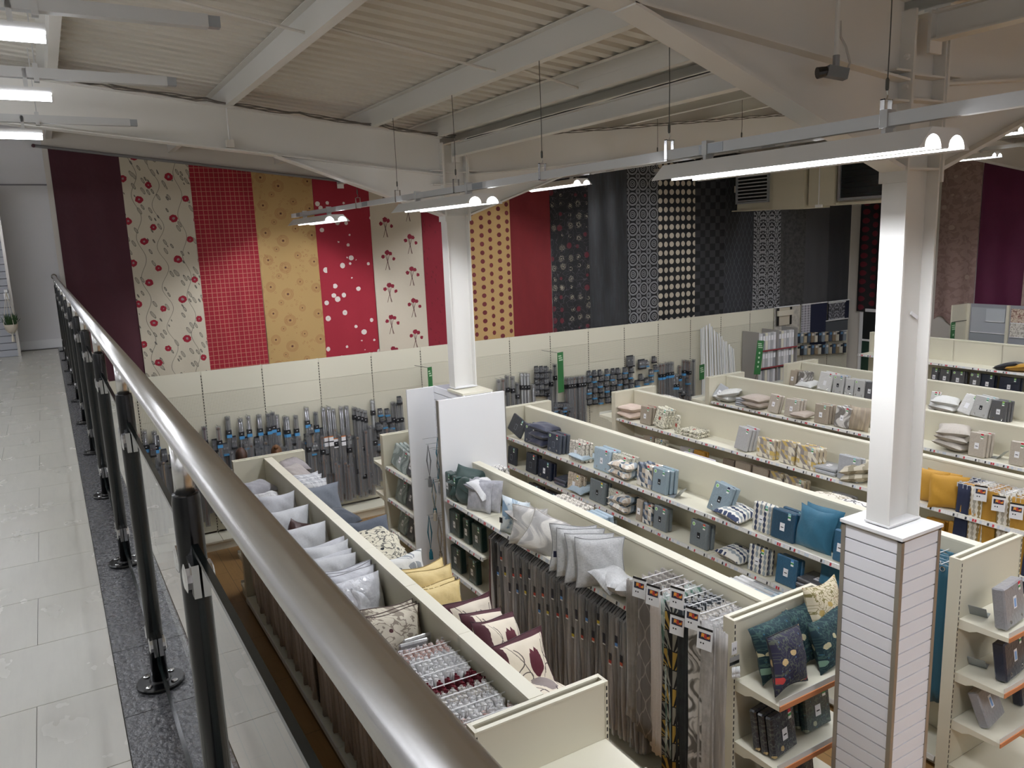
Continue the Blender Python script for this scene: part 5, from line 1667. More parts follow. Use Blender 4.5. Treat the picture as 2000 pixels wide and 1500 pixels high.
Rrow = [
 (582, 905, tp, 'taupe felt', dict(w=.42, rot=lie(.2, .3), z=A + .30)), (588, 925, fab('#aaa29d', '#9c948f'), 'crumpled taupe', dict(w=.38, rot=lie(.6, .5), z=A + .22)),
 (598, 940, pl, 'grey tartan', dict(seed=1, w=.40)), (604, 950, pl, 'grey tartan', dict(seed=2, w=.40)), (612, 960, pl, 'grey tartan', dict(seed=3, w=.40)),
 (632, 985, dg, 'plain slate grey', dict(seed=4, w=.44)), (722, 1032, dn, 'dark denim grey', dict(seed=5, w=.48)),
 (700, 1005, fab('#3f454e', '#343a43'), 'folded indigo', dict(w=.42, rot=lie(.5, .2), z=A + .1)),
 (732, 1062, bf, 'black flower print', dict(seed=1, rot=lie(.2, .3), z=A + .25)), (745, 1078, bf, 'black flower print', dict(seed=2, rot=lie(-.2, .5), z=A + .18)), (760, 1092, bf, 'black flower print', dict(seed=3, rot=lie(.3, .6), z=A + .15)),
 (795, 1098, fl, 'pale grey fern print', dict(seed=4, w=.42)),
 (832, 1118, yel, 'yellow damask', dict(seed=0, piping=rope)), (842, 1142, yel, 'yellow damask', dict(seed=1, piping=rope, tagm=LABELW)), (858, 1172, yel, 'yellow damask', dict(seed=2, piping=rope, w=.40)), (864, 1186, yel, 'yellow damask', dict(seed=4, piping=rope, w=.40)),
 (918, 1208, tulg, 'cream and grey tulip', dict(seed=1, w=.48, piping=dkp)), (950, 1250, tul, 'cream and maroon tulip', dict(seed=3, w=.48, piping=dkp, rot=(-.5, .25, .25))), (984, 1262, tul, 'cream and maroon tulip', dict(seed=5, w=.48, piping=dkp, rot=(-.5, .2, .25))), (1028, 1302, tul, 'cream and maroon tulip', dict(seed=2, w=.48, piping=dkp, rot=(-.4, -.03, .05))),
 (1110, 1345, tulg, 'cream and grey tulip', dict(seed=4, w=.40, piping=dkp, rot=lie(.4, .1), z=A + .08)),
]
for px, py, mt, words, kw in Rrow:
    gc(px, py, mt, words, R1, x=XRt if 'rot' not in kw else None, **kw)

# shelf over the bagged curtains
L2 = 'on the shelf above the bagged curtains'
ZS = 1.70
def sc2(px, py, mt, words, zc=None, rot=None, **kw):
    w = kw.get('w', .42)
    zc = zc or ZS + w * .44
    p = on_z(px, py, zc)
    cushion(mt, (min(max(p.x, 4.22), 4.36), min(p.y, 8.62), zc), words, L2, rot=rot or (-.3, 0, -.9 + random.uniform(-.15, .15)), **kw)
grn = pat('plain', '#1d3a35', '#16302b', rough=.55, sheen=.4); sil = pat('mottle', '#9a9aa0', '#b4b4ba', rough=.3, sheen=.3, bump=.5)
wl = pat('plume', '#cfd8dc', '#7d97ad', '#9db36a'); il = pat('ikat', '#d0cdc6', '#a9a7a4', bump=.35); sh = pat('slub', '#c4c4c2', '#9fa0a0', rough=.5)
for px0, px1, z_, hh in ((868, 884, ZS, .34), (885, 893, ZS, .33)):
    X = 4.17; ya, yb2 = y_at(px0, X, z_), y_at(px1, X, z_)
    pack('greenbox', (X + .04, (ya + yb2) / 2, z_ + .002), abs(ya - yb2), hh, .10, where=L2, tagc='teal')
for zz, lst in ((1.2, ((878, 898), (905, 916), (922, 940))), (.7, ((880, 900), (915, 930)))):
    for px0, px1 in lst:
        X = 4.18; ya, yb2 = y_at(px0, X, zz), y_at(px1, X, zz)
        pack('greenbox', (X + .05, (ya + yb2) / 2, zz + .002), max(.12, abs(ya - yb2)), .33, .09, where='below the dark green cushions', tagc='teal')
sc2(905, 950, grn, 'dark green velvet', seed=1, w=.38, t=.18); sc2(922, 925, grn, 'dark green velvet', seed=2, w=.42, zc=ZS + .22, rot=(-.5, .3, -.6)); sc2(940, 930, grn, 'dark green velvet', seed=3, w=.42, zc=ZS + .2, rot=lie(.3, .2))
rb = single('round_cushion', MB().lathe([(.002, -.045), (.10, -.05), (.155, -.035), (.17, 0), (.155, .035), (.10, .05), (.012, .032), (.002, .032)], 28), grn, 'round dark green velvet cushion with buttoned centre', 'cushion', loc=(4.24, y_at(908, 4.24, ZS + .17), ZS + .175), rot=(0, -1.35, .25), smooth=True)
sc2(938, 970, sil, 'silver satin', seed=4, w=.40, rot=(-.25, 0, -1.2)); sc2(955, 968, sil, 'silver satin', seed=5, w=.42, rot=(-.2, 0, -1.1))
sc2(975, 945, fab('#8b8b90', '#7c7c81'), 'grey pompom trimmed', seed=2, w=.38, rot=lie(.6, .4), zc=ZS + .25); sc2(1002, 942, fab('#d5d5d5', '#c6c6c6'), 'white ruffle edged', seed=3, w=.36, rot=lie(.2, .5), zc=ZS + .26)
for k, (px, py, st) in enumerate(((1012, 968, 'pinkplaid'), (1022, 962, 'yelplaid'), (1034, 958, 'yelplaid'), (1046, 962, 'yelplaid'))):
    p = on_z(px, py, ZS + .16)
    pack(st, (p.x - .02, p.y, ZS + .004), .26, .20, .06, rz=-PI / 2 + .2, where=L2, noun='throw pack')
sc2(990, 1015, wl, 'blue and green watercolour leaf', seed=1, w=.44, rot=(-.15, 0, -1.25), tagm=LABELK)
for px, py, sd, rt in ((1040, 1010, 2, lie(.4, .5)), (1070, 1020, 3, lie(.2, .35)), (1025, 1030, 1, (-.3, 0, -1.0)), (1045, 1050, 5, (-.5, .3, -1.1))):
    sc2(px, py, il, 'beige leaf swirl', seed=sd, w=.44, rot=rt, zc=ZS + .18, piping=plain('#a7a29a', .7), tagm=LABELK if sd == 3 else None)
for px, py, sd in ((1105, 1075, 1), (1125, 1080, 2), (1147, 1090, 3), (1172, 1098, 4)):
    sc2(px, py, sh, 'silver slub', seed=sd, w=.48, rot=(-.28, 0, -.75 + .03 * sd), piping=plain('#8a8a8a', .7), tagm=NAVYTAG if sd == 1 else None)
for px, py, sd in ((1198, 1132, 0), (1190, 1150, 2), (1238, 1148, 5)):
    sc2(px, py, sh, 'silver slub', seed=sd, w=.36, rot=lie(.5 * sd, .3), zc=ZS + .12)
# marbled packs on the short gondola beyond the boxed column
S2b = 'on the short gondola beyond the boxed column'
for z_, lst in ((A, ((762, 790, 3), (792, 800, 2))), (B, ((770, 788, 3), (792, 803, 3))), (C, ((775, 790, 3), (793, 806, 2)))):
    for px0, px1, n in lst:
        X = XG[2] - .43; ya, yb2 = y_at(px0, X, z_), y_at(px1, X, z_)
        for k in range(n):
            pack('marble' if px0 < 790 else 'charcoal', (X + .03 + .06 * k, (ya + yb2) / 2 - .01 * k, z_ + .012), max(.14, abs(ya - yb2)), .33, .05, tilt=.25, roll=.15 if z_ == A else 0, where=S2b, tagc='red' if k < 2 else None)

# end bay of dark floral cushions
EB = 'on the end bay behind the slatted box'
md = pat('meadow', '#143038', ['#3b5650', '#2f5f74', '#7fa08a', '#c8c09a', '#d8b860']); md2 = pat('meadow', '#1d1c34', ['#4a4f42', '#51708a', '#a8332f', '#c2a878', '#d8b860']); rb2 = pat('meadow', '#cfc4a8', ['#7d7448', '#8d5a3c', '#8a2f33', '#b39a5a', '#6d3a30'])
kp = plain('#12161c', .7)
Y0 = 3.86
for px, py, mt, words, kw in ((1515, 1262, md, 'teal flower print', dict(seed=1, w=.44, dy=-.14)), (1578, 1240, md, 'teal flower print', dict(seed=2, w=.48, dy=-.10)), (1538, 1285, md2, 'navy bird and berry print', dict(seed=3, w=.42, dy=-.30, piping=kp)), (1618, 1280, md, 'teal flower print', dict(seed=4, w=.42, dy=-.24)), (1610, 1190, rb2, 'cream berry trellis', dict(seed=0, w=.44, dy=-.10)), (1632, 1240, rb2, 'cream berry trellis', dict(seed=5, w=.42, dy=-.16))):
    dy = kw.pop('dy')
    p = on_y(px, py, Y0 + dy)
    cushion(mt, (p.x, p.y, max(p.z, 1.62 + kw['w'] * .47)), words, EB, t=.15, rot=(-.28, random.uniform(-.08, .08), random.uniform(-.1, .1)), **kw)
def end_pack(style, px0, px1, z_, where, n=1, Y=3.86, dep=.30, h=.32, d=.06, tagc=None, rz=0., tilt=.15, **kw):
    ya = Y - dep
    xa, xb = x_at(px0, ya, z_ + .1), x_at(px1, ya, z_ + .1)
    for k in range(n):
        pack(style, ((xa + xb) / 2 - .012 * k, ya + k * (d + .006), z_ + .012), abs(xb - xa), h, d, rz=rz, tilt=tilt, where=where, tagc=tagc if k == 0 else None, **kw)
end_pack('bloom', 1505, 1556, 1.10, EB, n=3, tagc='red', rz=.12)
end_pack('bloomg', 1570, 1620, 1.10, EB, n=3, dep=.24, tagc='teal')
end_pack('bloomg', 1480, 1530, .60, EB, n=2); end_pack('bloom', 1545, 1590, .60, EB, n=2)
EC = 'on the end bay by the teal curtains'
end_pack('wgrey', 1952, 1998, 1.56, EC, Y=3.52, dep=.30, h=.36, d=.10, tagc='red', eye=True, rz=.1)
end_pack('wnavy', 1952, 2000, 1.05, EC, Y=3.52, dep=.30, h=.34, d=.10, tagc='teal', eye=True, rz=.1)
end_pack('wgrey', 1918, 1962, .58, EC, Y=3.52, dep=.22, h=.32, d=.09, rz=.15, tilt=.4); end_pack('wnavy', 1988, 2040, .58, EC, Y=3.52, dep=.22, h=.34, d=.09)
def easel(pos, rz, label):
    t = thing('display_easel', label, 'easel', pos, (0, 0, rz))
    obj('foot', MB().box(-.07, .07, -.10, 0, 0, .003), plain('#8f9496', .3, .3), t)
    obj('back', MB().box(-.07, .07, -.0015, .0015, 0, .16, Matrix.Rotation(-.7, 4, 'X')), plain('#8f9496', .3, .3), t)
EZ = [((on_z(1912, 1200, 1.575).x, on_z(1912, 1200, 1.575).y, 1.562), PI / 2 + .3, 'grey metal easel beside the grey pack by the teal curtains'), ((on_z(1910, 1300, 1.06).x, on_z(1910, 1300, 1.06).y, 1.052), PI / 2 + .3, 'grey metal easel beside the navy pack by the teal curtains'),
      ((6.66, y_at(1322, 6.66, A), A + .002), PI + .2, 'grey metal easel behind the duck egg pack'), ((11.45, y_at(1950, 11.45, A), A + .002), PI, 'grey metal easel beside the oatmeal packs')]
for p, r, l in EZ: easel(p, r, l)
# price ticket and curtain rings on the upright beside the floral end bay
p = on_y(1426, 1272, 3.84)
t = thing('price_ticket', 'white four pound price ticket on the upright by the floral cushions', 'ticket', (4.118, 3.8535, p.z))
obj('card', MB().box(-.028, .028, -.001, .001, -.05, .05), LABELW, t)
cu = bpy.data.curves.new('price_text', 'FONT'); cu.body = '£4'; cu.size = .036; cu.align_x = 'CENTER'; cu.extrude = .0004
tmp = bpy.data.objects.new('tmp_text', cu); tme = bpy.data.meshes.new_from_object(tmp); bpy.data.objects.remove(tmp); tme.materials.clear(); tme.materials.append(LABELK); to = bpy.data.objects.new('price_text', tme); COL.objects.link(to); to.parent = t; to.location = (0, -.0018, -.018); to.rotation_euler = (PI / 2, 0, 0); 
t = thing('curtain_ring_pack', 'pack of white curtain rings on a grey and black card', 'pack', (4.118, 3.85, p.z - .10))
obj('header_card', MB().box(-.05, .05, -.001, .001, -.035, .035), plain('#9b9b98', .5), t)
obj('black_band', MB().box(-.05, .05, -.0018, .0014, -.03, -.005), BLACK, t)
for r in range(2):
    for k in range(5):
        obj('ring', MB().torus(.022, .006, 16, 6, Matrix.Translation((-.03 + .013 * k, -.012 - .004 * k, -.07 - .035 * r)) @ Matrix.Rotation(PI / 2 - .1, 4, 'X') @ Matrix.Rotation(.7, 4, 'Y')), plain('#e2e2e2', .3), t, smooth=True)

# ---------------------------------------------------------------- poles, finials and tracks hung on the pegboard wall
YP = YW - .11
m = Mat('clear_blister', .12); m.color('#8b8d90'); m.b.inputs['Alpha'].default_value = .42; m.b.inputs['Coat Weight'].default_value = .6
BLIS = m.m
ROD = {'chrome': plain('#b5b6b8', .22, .9), 'black': plain('#1a1b1e', .35), 'brown': plain('#6d4526', .4), 'pewter': plain('#6f6c68', .35, .6), 'white': plain('#dcdcda', .4), 'brass': plain('#8a6d42', .3, .7), 'maroon': plain('#4a1520', .4)}
BLUEC = plain('#4f95c9', .5, name='blue_card'); ORC = plain('#cf7a3c', .5)
def pole_pack(px, py, L, rod='chrome', band='blue', n=1, drop=.24, w=.078, where='left', d=.06):
    """a boxed curtain pole hanging from a prong; (px,py) is the top of the pack"""
    yb_ = YP - .06 - random.uniform(0, .10)
    p = on_y(px, py, yb_)
    z0 = max(p.z - L, .3); L = p.z - z0
    words = {'chrome': 'chrome', 'black': 'black', 'brown': 'brown wooden', 'pewter': 'pewter', 'white': 'white', 'brass': 'brass', 'maroon': 'maroon'}[rod]
    bw = {'blue': 'black and blue', 'orange': 'white and orange', 'black': 'black', 'none': 'plain'}[band]
    t = thing('pole_pack', '%s curtain pole pack with %s band %s' % (words, bw, where), 'pole pack', (p.x, yb_, z0), group=('%s pole packs %s %s' % (words, bw, where))[:70])
    Lq = round(L, 1)
    t.scale = (1, 1, L / Lq)
    inst('tray', ('tray', Lq, w, d), lambda: MB().box(-w / 2, w / 2, -d / 2, d / 2, 0, Lq), BLIS, t)
    for k in range(n):
        xx = (k - (n - 1) / 2) * .036
        inst('rod', ('rod', Lq), lambda: MB().tube([(0, 0, .02), (0, 0, Lq - .03)], .017, 8), ROD[rod], t, (xx, 0, 0), smooth=True)
    inst('finial', ('fin', w), lambda: MB().lathe([(.004, 0), (w * .38, .012), (w * .42, .03), (w * .3, .05), (.004, .058)], 10), ROD[rod], t, (0, 0, Lq - .07), smooth=True)
    zb = Lq - drop
    if band == 'orange':
        a = inst('card_band', ('bnd2', w), lambda: MB().box(-w / 2 - .002, w / 2 + .002, -d / 2 - .002, d / 2 + .002, -.16, .0), LABELW, t, (0, 0, zb - .2))
        inst('orange_edge', ('bnd2o', w), lambda: MB().box(-w / 2 - .003, w / 2 + .003, -d / 2 - .003, d / 2 + .003, 0, .015), ORC, a)
        inst('black_mark', ('bnd2k', w), lambda: MB().box(-w / 2 - .003, w / 2 + .003, -d / 2 - .003, d / 2 + .003, -.09, -.07), BLACK, a)
    elif band != 'none':
        a = inst('card_band', ('bnd', w), lambda: MB().box(-w / 2 - .002, w / 2 + .002, -d / 2 - .002, d / 2 + .002, -.09, .0), LABELK, t, (0, 0, zb))
        if band == 'blue':
            inst('blue_edge', ('bndb', w), lambda: MB().box(-w / 2 - .003, w / 2 + .003, -d / 2 - .003, d / 2 + .003, -.13, -.075), BLUEC, a)
        inst('logo_mark', ('bndm',), lambda: MB().box(-.012, .012, -d / 2 - .004, -d / 2 - .003, -.04, -.03), LABELW, a)
    inst('peg_hook', ('peg',), lambda: MB().tube([(0, 0, 0), (0, .14, .0)], .003, 5), STEMWIRE, t, (0, 0, Lq + .003))
    return t
def acc_pack(px, py, kind='chrome', w=.085, h=.12, where='left', k=0):
    yb_ = YP - .05 - random.uniform(0, .12)
    p = on_y(px, py, yb_)
    words = {'chrome': 'chrome', 'black': 'black', 'brown': 'brown', 'pewter': 'pewter', 'white': 'white', 'brass': 'brass', 'maroon': 'maroon'}[kind]
    t = thing('fitting_pack', '%s curtain fitting pack on pegs %s' % (words, where), 'fitting pack', (p.x, yb_, p.z - h), group=('%s fitting packs %s' % (words, where))[:70])
    inst('tray', ('atray', w, h), lambda: MB().box(-w / 2, w / 2, -.03, .03, 0, h), BLIS, t)
    inst('backing_card', ('acard', w, h), lambda: MB().box(-w / 2, w / 2, .030, .032, 0, h + .02), plain('#26272b', .5), t)
    inst('card_band', ('aband', w), lambda: MB().box(-w / 2 - .002, w / 2 + .002, -.032, .033, 0, .03), LABELK if k % 3 else plain('#3f7fa8', .5), t)
    for q in range(2):
        inst('finial_ball', ('aball',), lambda: MB().lathe([(.002, -.022), (.013, -.018), (.021, 0), (.013, .018), (.002, .022)], 10), ROD[kind], t, ((q - .5) * w * .5, -.002, h * .62), smooth=True)
    return t
random.seed(9)
def Z1(u, v): return 260 + .15 * u, 740 + .15 * v
def Z2(u, v): return 540 + .15 * u, 740 + .15 * v
def Z3(u, v): return 960 + .15 * u, 660 + .15 * v
def Z4(u, v): return 1200 + .15 * u, 600 + .15 * v
WL = 'below the red fabrics'
for u, v, rod, n in ((140, 670, 'chrome', 1), (270, 680, 'chrome', 1), (920, 620, 'maroon', 1), (1105, 620, 'brown', 1), (1225, 490, 'pewter', 1), (1390, 510, 'chrome', 2), (1492, 480, 'chrome', 1), (1635, 465, 'chrome', 2), (1755, 450, 'black', 1), (1810, 430, 'black', 1), (1865, 465, 'chrome', 1), (1975, 490, 'chrome', 2)):
    pole_pack(*Z1(u, v), 1.2, rod, 'blue', n, where=WL)
for u, v, rod, n in ((130, 490, 'chrome', 2), (245, 475, 'pewter', 1), (385, 370, 'chrome', 2), (505, 430, 'black', 1)):
    pole_pack(*Z2(u, v), 1.2, rod, 'blue', n, where=WL)
for u, v, kd in ((300, 760, 'chrome'), (400, 930, 'chrome'), (500, 1000, 'maroon'), (250, 860, 'maroon'), (1060, 800, 'chrome'), (1200, 850, 'chrome'), (1310, 760, 'chrome'), (1470, 770, 'chrome'), (1610, 770, 'chrome'), (1735, 730, 'chrome'), (1480, 900, 'chrome'), (1620, 900, 'chrome'), (1740, 870, 'chrome'), (1060, 930, 'chrome')):
    acc_pack(*Z1(u, v), kd, .085, .20, WL, u)
for u, v, kd in ((160, 690, 'chrome'), (220, 740, 'chrome'), (390, 730, 'chrome'), (440, 610, 'white'), (450, 740, 'white'), (500, 830, 'white'), (480, 880, 'white'), (590, 650, 'chrome'), (600, 760, 'chrome'), (640, 880, 'black'), (590, 960, 'black')):
    acc_pack(*Z2(u, v), kd, .085, .16, WL, u)
WM = 'by grey gondola end'
for u, v in ((605, 370), (675, 360), (735, 390), (835, 360), (905, 350)):
    pole_pack(*Z2(u, v), 1.25, 'chrome', 'orange', 2, drop=.34, w=.075, where=WM)
for k in range(4):
    pole_pack(*Z2(1010 + 45 * k, 370 + 14 * k), 1.3, 'pewter', 'black', 2, drop=.14, w=.085, where=WM)
pole_pack(*Z2(1245, 275), 1.3, 'white', 'black', 1, drop=.2, where=WM)
for u, v, kd in ((1350, 400, 'chrome'), (1440, 400, 'chrome'), (1370, 480, 'chrome'), (1460, 490, 'chrome'), (1330, 590, 'black'), (1410, 560, 'black'), (1500, 570, 'black'), (1340, 680, 'black'), (1430, 640, 'chrome'), (1520, 660, 'black'), (1320, 780, 'chrome'), (1340, 860, 'pewter'), (1600, 240, 'pewter')):
    acc_pack(*Z2(u, v), kd, .09, .13, WM, u)
for u, v in ((1510, 300), (1560, 310), (1610, 300)):
    pole_pack(*Z2(u, v), 1.1, 'black' if u > 1550 else 'pewter', 'black', 1, drop=.3, where=WM)
for u in range(680, 1010, 42):   # lower hanging rods
    pole_pack(*Z2(u, 1090 + 20 * math.sin(u)), 1.1, 'brown' if u % 3 else 'pewter', 'none', 1, where='low down ' + WM)
for u, v, rod in ((1130, 1080, 'brass'), (1180, 1060, 'black'), (1230, 1060, 'brass'), (1060, 1000, 'black')):
    pole_pack(*Z2(u, v), 1.2, rod, 'black', 1, where='low down ' + WM)
random.seed(77)
for k in range(62):     # crowded lower rows
    xx = .62 + .083 * k
    if 5.6 < xx: break
    px_, py_ = 0, 0
    yb_ = YP - .16
    d_ = Vector((xx, yb_, 1.62 + random.uniform(-.12, .12))) - CP
    zc = d_.dot(CF)
    pole_pack(1000 + F_PX * d_.dot(CR) / zc, 750 - F_PX * d_.dot(CU) / zc, 1.15, ('brown', 'pewter', 'black', 'brass', 'pewter')[k % 5], ('none', 'black', 'none')[k % 3], 1, where='low down below the red fabrics')
def empty_prong(px, py, where):
    p = on_y(px, py, YP - .30)
    single('empty_prong', MB().tube([(0, .28, .0), (0, 0, 0), (0, -.004, .05)], .0035, 5), CHROME, 'bare chrome display prong ' + where, 'hook', group='bare prongs ' + where, loc=(p.x, p.y, p.z))
for u, v in ((720, 1060), (780, 1060), (850, 1040), (930, 1030), (1010, 1020), (1110, 1020), (1200, 1010), (1300, 970), (600, 1110), (650, 1080)):
    empty_prong(*Z2(u, v), WM)
WR = 'below the rose fabric'
for u, v, rod, bd, n in ((90, 540, 'pewter', 'black', 1), (150, 530, 'brown', 'black', 1), (200, 490, 'pewter', 'black', 1), (270, 500, 'pewter', 'black', 1), (330, 580, 'black', 'black', 1), (390, 460, 'white', 'black', 1), (430, 460, 'white', 'black', 1), (470, 460, 'white', 'black', 1), (540, 600, 'chrome', 'none', 1), (735, 560, 'chrome', 'black', 1), (770, 420, 'black', 'black', 1), (820, 340, 'black', 'black', 1)):
    pole_pack(*Z3(u, v), 1.15, rod, bd, n, where=WR)
for k in range(8):
    pole_pack(*Z3(975 + 33 * k, 520 - 4 * k), 1.25, 'pewter' if k % 3 else 'brown', 'black', 1, drop=.14, where=WR)
for u, v in [(590 + 60 * (k % 3), 380 + 75 * (k // 3)) for k in range(15)]:
    acc_pack(*Z3(u, v), ('chrome', 'black', 'pewter', 'chrome')[(u + v) % 4], .1, .13, WR, u)
for k in range(46):
    u = 1270 + 78 * (k % 8) + random.uniform(-12, 12); v = 440 - .10 * (u - 1270) + 72 * (k // 8)
    acc_pack(*Z3(u, v), ('chrome', 'black', 'pewter', 'black', 'chrome')[k % 5], .105, .13, WR, k)
acc_pack(*Z3(1810, 240), 'chrome', .2, .24, WR, 1); acc_pack(*Z3(1960, 290), 'white', .2, .2, WR, 1)
for k in range(16):
    u = 830 + 40 * (k % 6); v = 850 + 45 * (k // 6)
    acc_pack(*Z3(u, v), ('black', 'pewter', 'chrome')[k % 3], .09, .12, 'low down ' + WR, k)
for u, v in ((950, 1010), (1000, 1010), (1080, 1020), (1160, 1020), (1240, 1010), (1310, 1000)):
    empty_prong(*Z3(u, v - 30), WR)
WX = 'below the check fabric'
for u, v, rod, bd in ((600, 740, 'brown', 'blue'), (640, 735, 'brown', 'blue'), (680, 720, 'pewter', 'blue'), (715, 715, 'pewter', 'blue'), (750, 710, 'chrome', 'blue'), (850, 760, 'brown', 'blue'), (905, 690, 'brown', 'blue'), (945, 690, 'brown', 'black'), (975, 700, 'brown', 'black'), (780, 870, 'chrome', 'blue'), (815, 870, 'chrome', 'blue'), (1030, 680, 'black', 'none')):
    pole_pack(*Z4(u, v), 1.0, rod, bd, 1, where=WX)
for u, v, kd in ((360, 700, 'white'), (420, 700, 'white'), (520, 650, 'chrome'), (480, 820, 'white'), (480, 900, 'white'), (540, 760, 'black'), (860, 1040, 'white'), (890, 1080, 'white'), (930, 850, 'brown'), (960, 930, 'brown'), (940, 1040, 'brown'), (980, 1080, 'brown'), (350, 880, 'chrome'), (420, 930, 'chrome'), (300, 960, 'chrome')):
    acc_pack(*Z4(u, v), kd, .11, .14, WX, u)
# loose white tracks leaning in a corner of the bay
for k in range(26):
    u = 1125 + 17 * k + random.uniform(-6, 6)
    top = 240 + abs(k - 7) * 17 + random.uniform(-25, 25) if k > 7 else 210 + (7 - k) * 10
    p = on_y(*Z4(u, top), YP - .10)
    q = on_y(*Z4(u + 20 + k * 1.5, 960), YP - .38)
    r = 1.0
    mt = ROD['white'] if k % 3 else plain('#b9bdc0', .3)
    single('curtain_track', MB().tube([(0, 0, 0), tuple(Vector((p.x - q.x, p.y - q.y, p.z - (q.z - .75))))], .013, 4), mt, 'loose white curtain track leaning among others before the dark fabrics', 'curtain track', group='loose white curtain tracks', loc=(q.x, q.y, q.z - .75))
# boxed blinds in a white rack
t = thing('blind_rack', 'white rack holding boxed blinds beside the loose tracks', 'rack', (0, 0, 0))
pA, pB = on_y(1461, 650, 13.55), on_y(1536, 640, 13.55)
rx0, rx1 = pA.x, pB.x
for zz in (.2, 1.62, 2.05):
    obj('rack_shelf', MB().box(rx0, rx1, 13.20, 13.72, zz - .02, zz), plain('#8e8b88', .5), t)
    obj('red_edge', MB().box(rx0, rx1, 13.19, 13.20, zz - .02, zz + .01), plain('#8f3a40', .5), t)
for xx in (rx0, (rx0 + rx1) / 2, rx1):
    obj('rack_side', MB().box(xx - .01, xx + .01, 13.20, 13.72, 0.0, 2.52), plain('#9a9793', .5), t)
cols = ['#d7d7d8', '#a9aaac', '#c8c8c9', '#dcd9c6', '#8e8f92', '#cfcfd0']
for zz, hh in ((2.052, .42), (1.622, .40), (.202, 1.35)):
    xx = rx0 + .05; k = 0
    while xx < rx1 - .08:
        if abs(xx - (rx0 + rx1) / 2) > .055:
            b_ = thing('boxed_blind', 'slim boxed roller blind standing in the white rack', 'box', (xx, 13.30, zz), group='boxed blinds in the white rack')
            inst('carton', ('bbox', hh), lambda: MB().cbox(.085, .10, hh, .004), plain(cols[(k * 5 + int(zz * 3)) % 6], .5), b_)
            inst('label', ('bbl',), lambda: card(.07, .12), LABELW, b_, (0, -.0505, hh * .7))
        xx += .095; k += 1
# hanging blind samples on the last bays
BS = [(1513, 1560, 598, 668, pat('mottle', '#c9c4b8', '#a9a49a'), 'mottled ivory'), (1566, 1583, 592, 664, pat('leafstripe', '#c9c8cc', '#55535a', '#8a8890'), 'grey leaf stripe'), (1584, 1612, 590, 690, plain('#141a33', .7), 'plain navy'), (1618, 1657, 584, 628, plain('#12182e', .7), 'dark navy'), (1613, 1655, 628, 650, plain('#4c4f53', .7), 'charcoal')]
for i, (a, b, c0, c1, mt, words) in enumerate(BS):
    yy = YP - .04 - .004 * i
    p0, p1 = on_y(a, c0, yy), on_y(b, c1, yy)
    zt = min(on_y(a, c0, yy).z, 3.0) if words != 'charcoal' else p0.z
    zb_ = max(1.6, on_y(a, c1, yy).z)
    o = thing('blind_sample', '%s roller blind sample hung on the last wall bay' % words, 'blind', (p0.x, yy, zb_))
    w_ = p1.x - p0.x
    obj('cloth', MB().box(0, w_, -.002, .002, 0, zt - zb_), mt, o)
    obj('bottom_bar', MB().box(0, w_, -.006, .006, -.014, 0), WHITE, o)
    obj('roller', MB().tube([(0, 0, zt - zb_ + .012), (w_, 0, zt - zb_ + .012)], .016, 10), WHITE, o)
p0, p1 = on_y(1619, 593, YP - .07), on_y(1649, 620, YP - .07)
o = thing('blind_sample', 'small silver damask roller blind before the dark navy one', 'blind', (p0.x, YP - .075, p1.z))
obj('cloth', MB().box(0, p1.x - p0.x, -.002, .002, 0, p0.z - p1.z), pat('damask', '#8b8b90', '#2b2b30'), o)
obj('bottom_bar', MB().box(0, p1.x - p0.x, -.006, .006, -.012, 0), WHITE, o); obj('roller', MB().tube([(-.02, 0, p0.z - p1.z + .012), (p1.x - p0.x + .02, 0, p0.z - p1.z + .012)], .015, 8), WHITE, o)
o = thing('roman_blind', 'cream roman blind with black side trims on the last wall bays', 'blind', (on_y(1518, 600, YP - .1).x, YP - .09, 2.55))
wv_ = on_y(1547, 600, YP - .1).x - on_y(1518, 600, YP - .1).x
obj('cloth', MB().box(.08, wv_ - .08, -.01, .0, 0, .45), plain('#bdb4a0', .8), o); obj('side_trim', MB().box(0, .08, -.012, .0, .0, .45), BLACK, o); obj('side_trim', MB().box(wv_ - .08, wv_, -.012, 0, 0, .45), BLACK, o)
obj('fold', MB().box(0, wv_, -.06, -.012, .25, .38), plain('#cfc8b6', .8), o)
for k in range(34):
    px = 1538 + (k % 17) * 7.0; py = 652 + (k // 17) * 24 - (px - 1538) * .05
    p = on_y(px, py, YP - .12)
    hh = .26
    o = thing('blind_fitting_box', 'small boxed blind fitting below the blind samples', 'box', (p.x, YP - .10, p.z - hh), group='boxed blind fittings')
    inst('carton', ('fbx',), lambda: MB().cbox(.10, .08, hh, .004), plain(('#4a5563', '#8a7a62', '#c9c3b2', '#2c3038', '#7e8a92', '#b7a98e')[(k * 7) % 6], .5), o)
    inst('peg_hook', ('fbp',), lambda: MB().tube([(0, .03, 0), (0, .115, 0)], .003, 5), STEMWIRE, o, (0, 0, hh - .02))
    inst('top_panel', ('fbl',), lambda: card(.09, .06), plain(('#5b86a8', '#d0cfcb', '#23262e')[k % 3], .5), o, (0, -.0405, hh - .05))

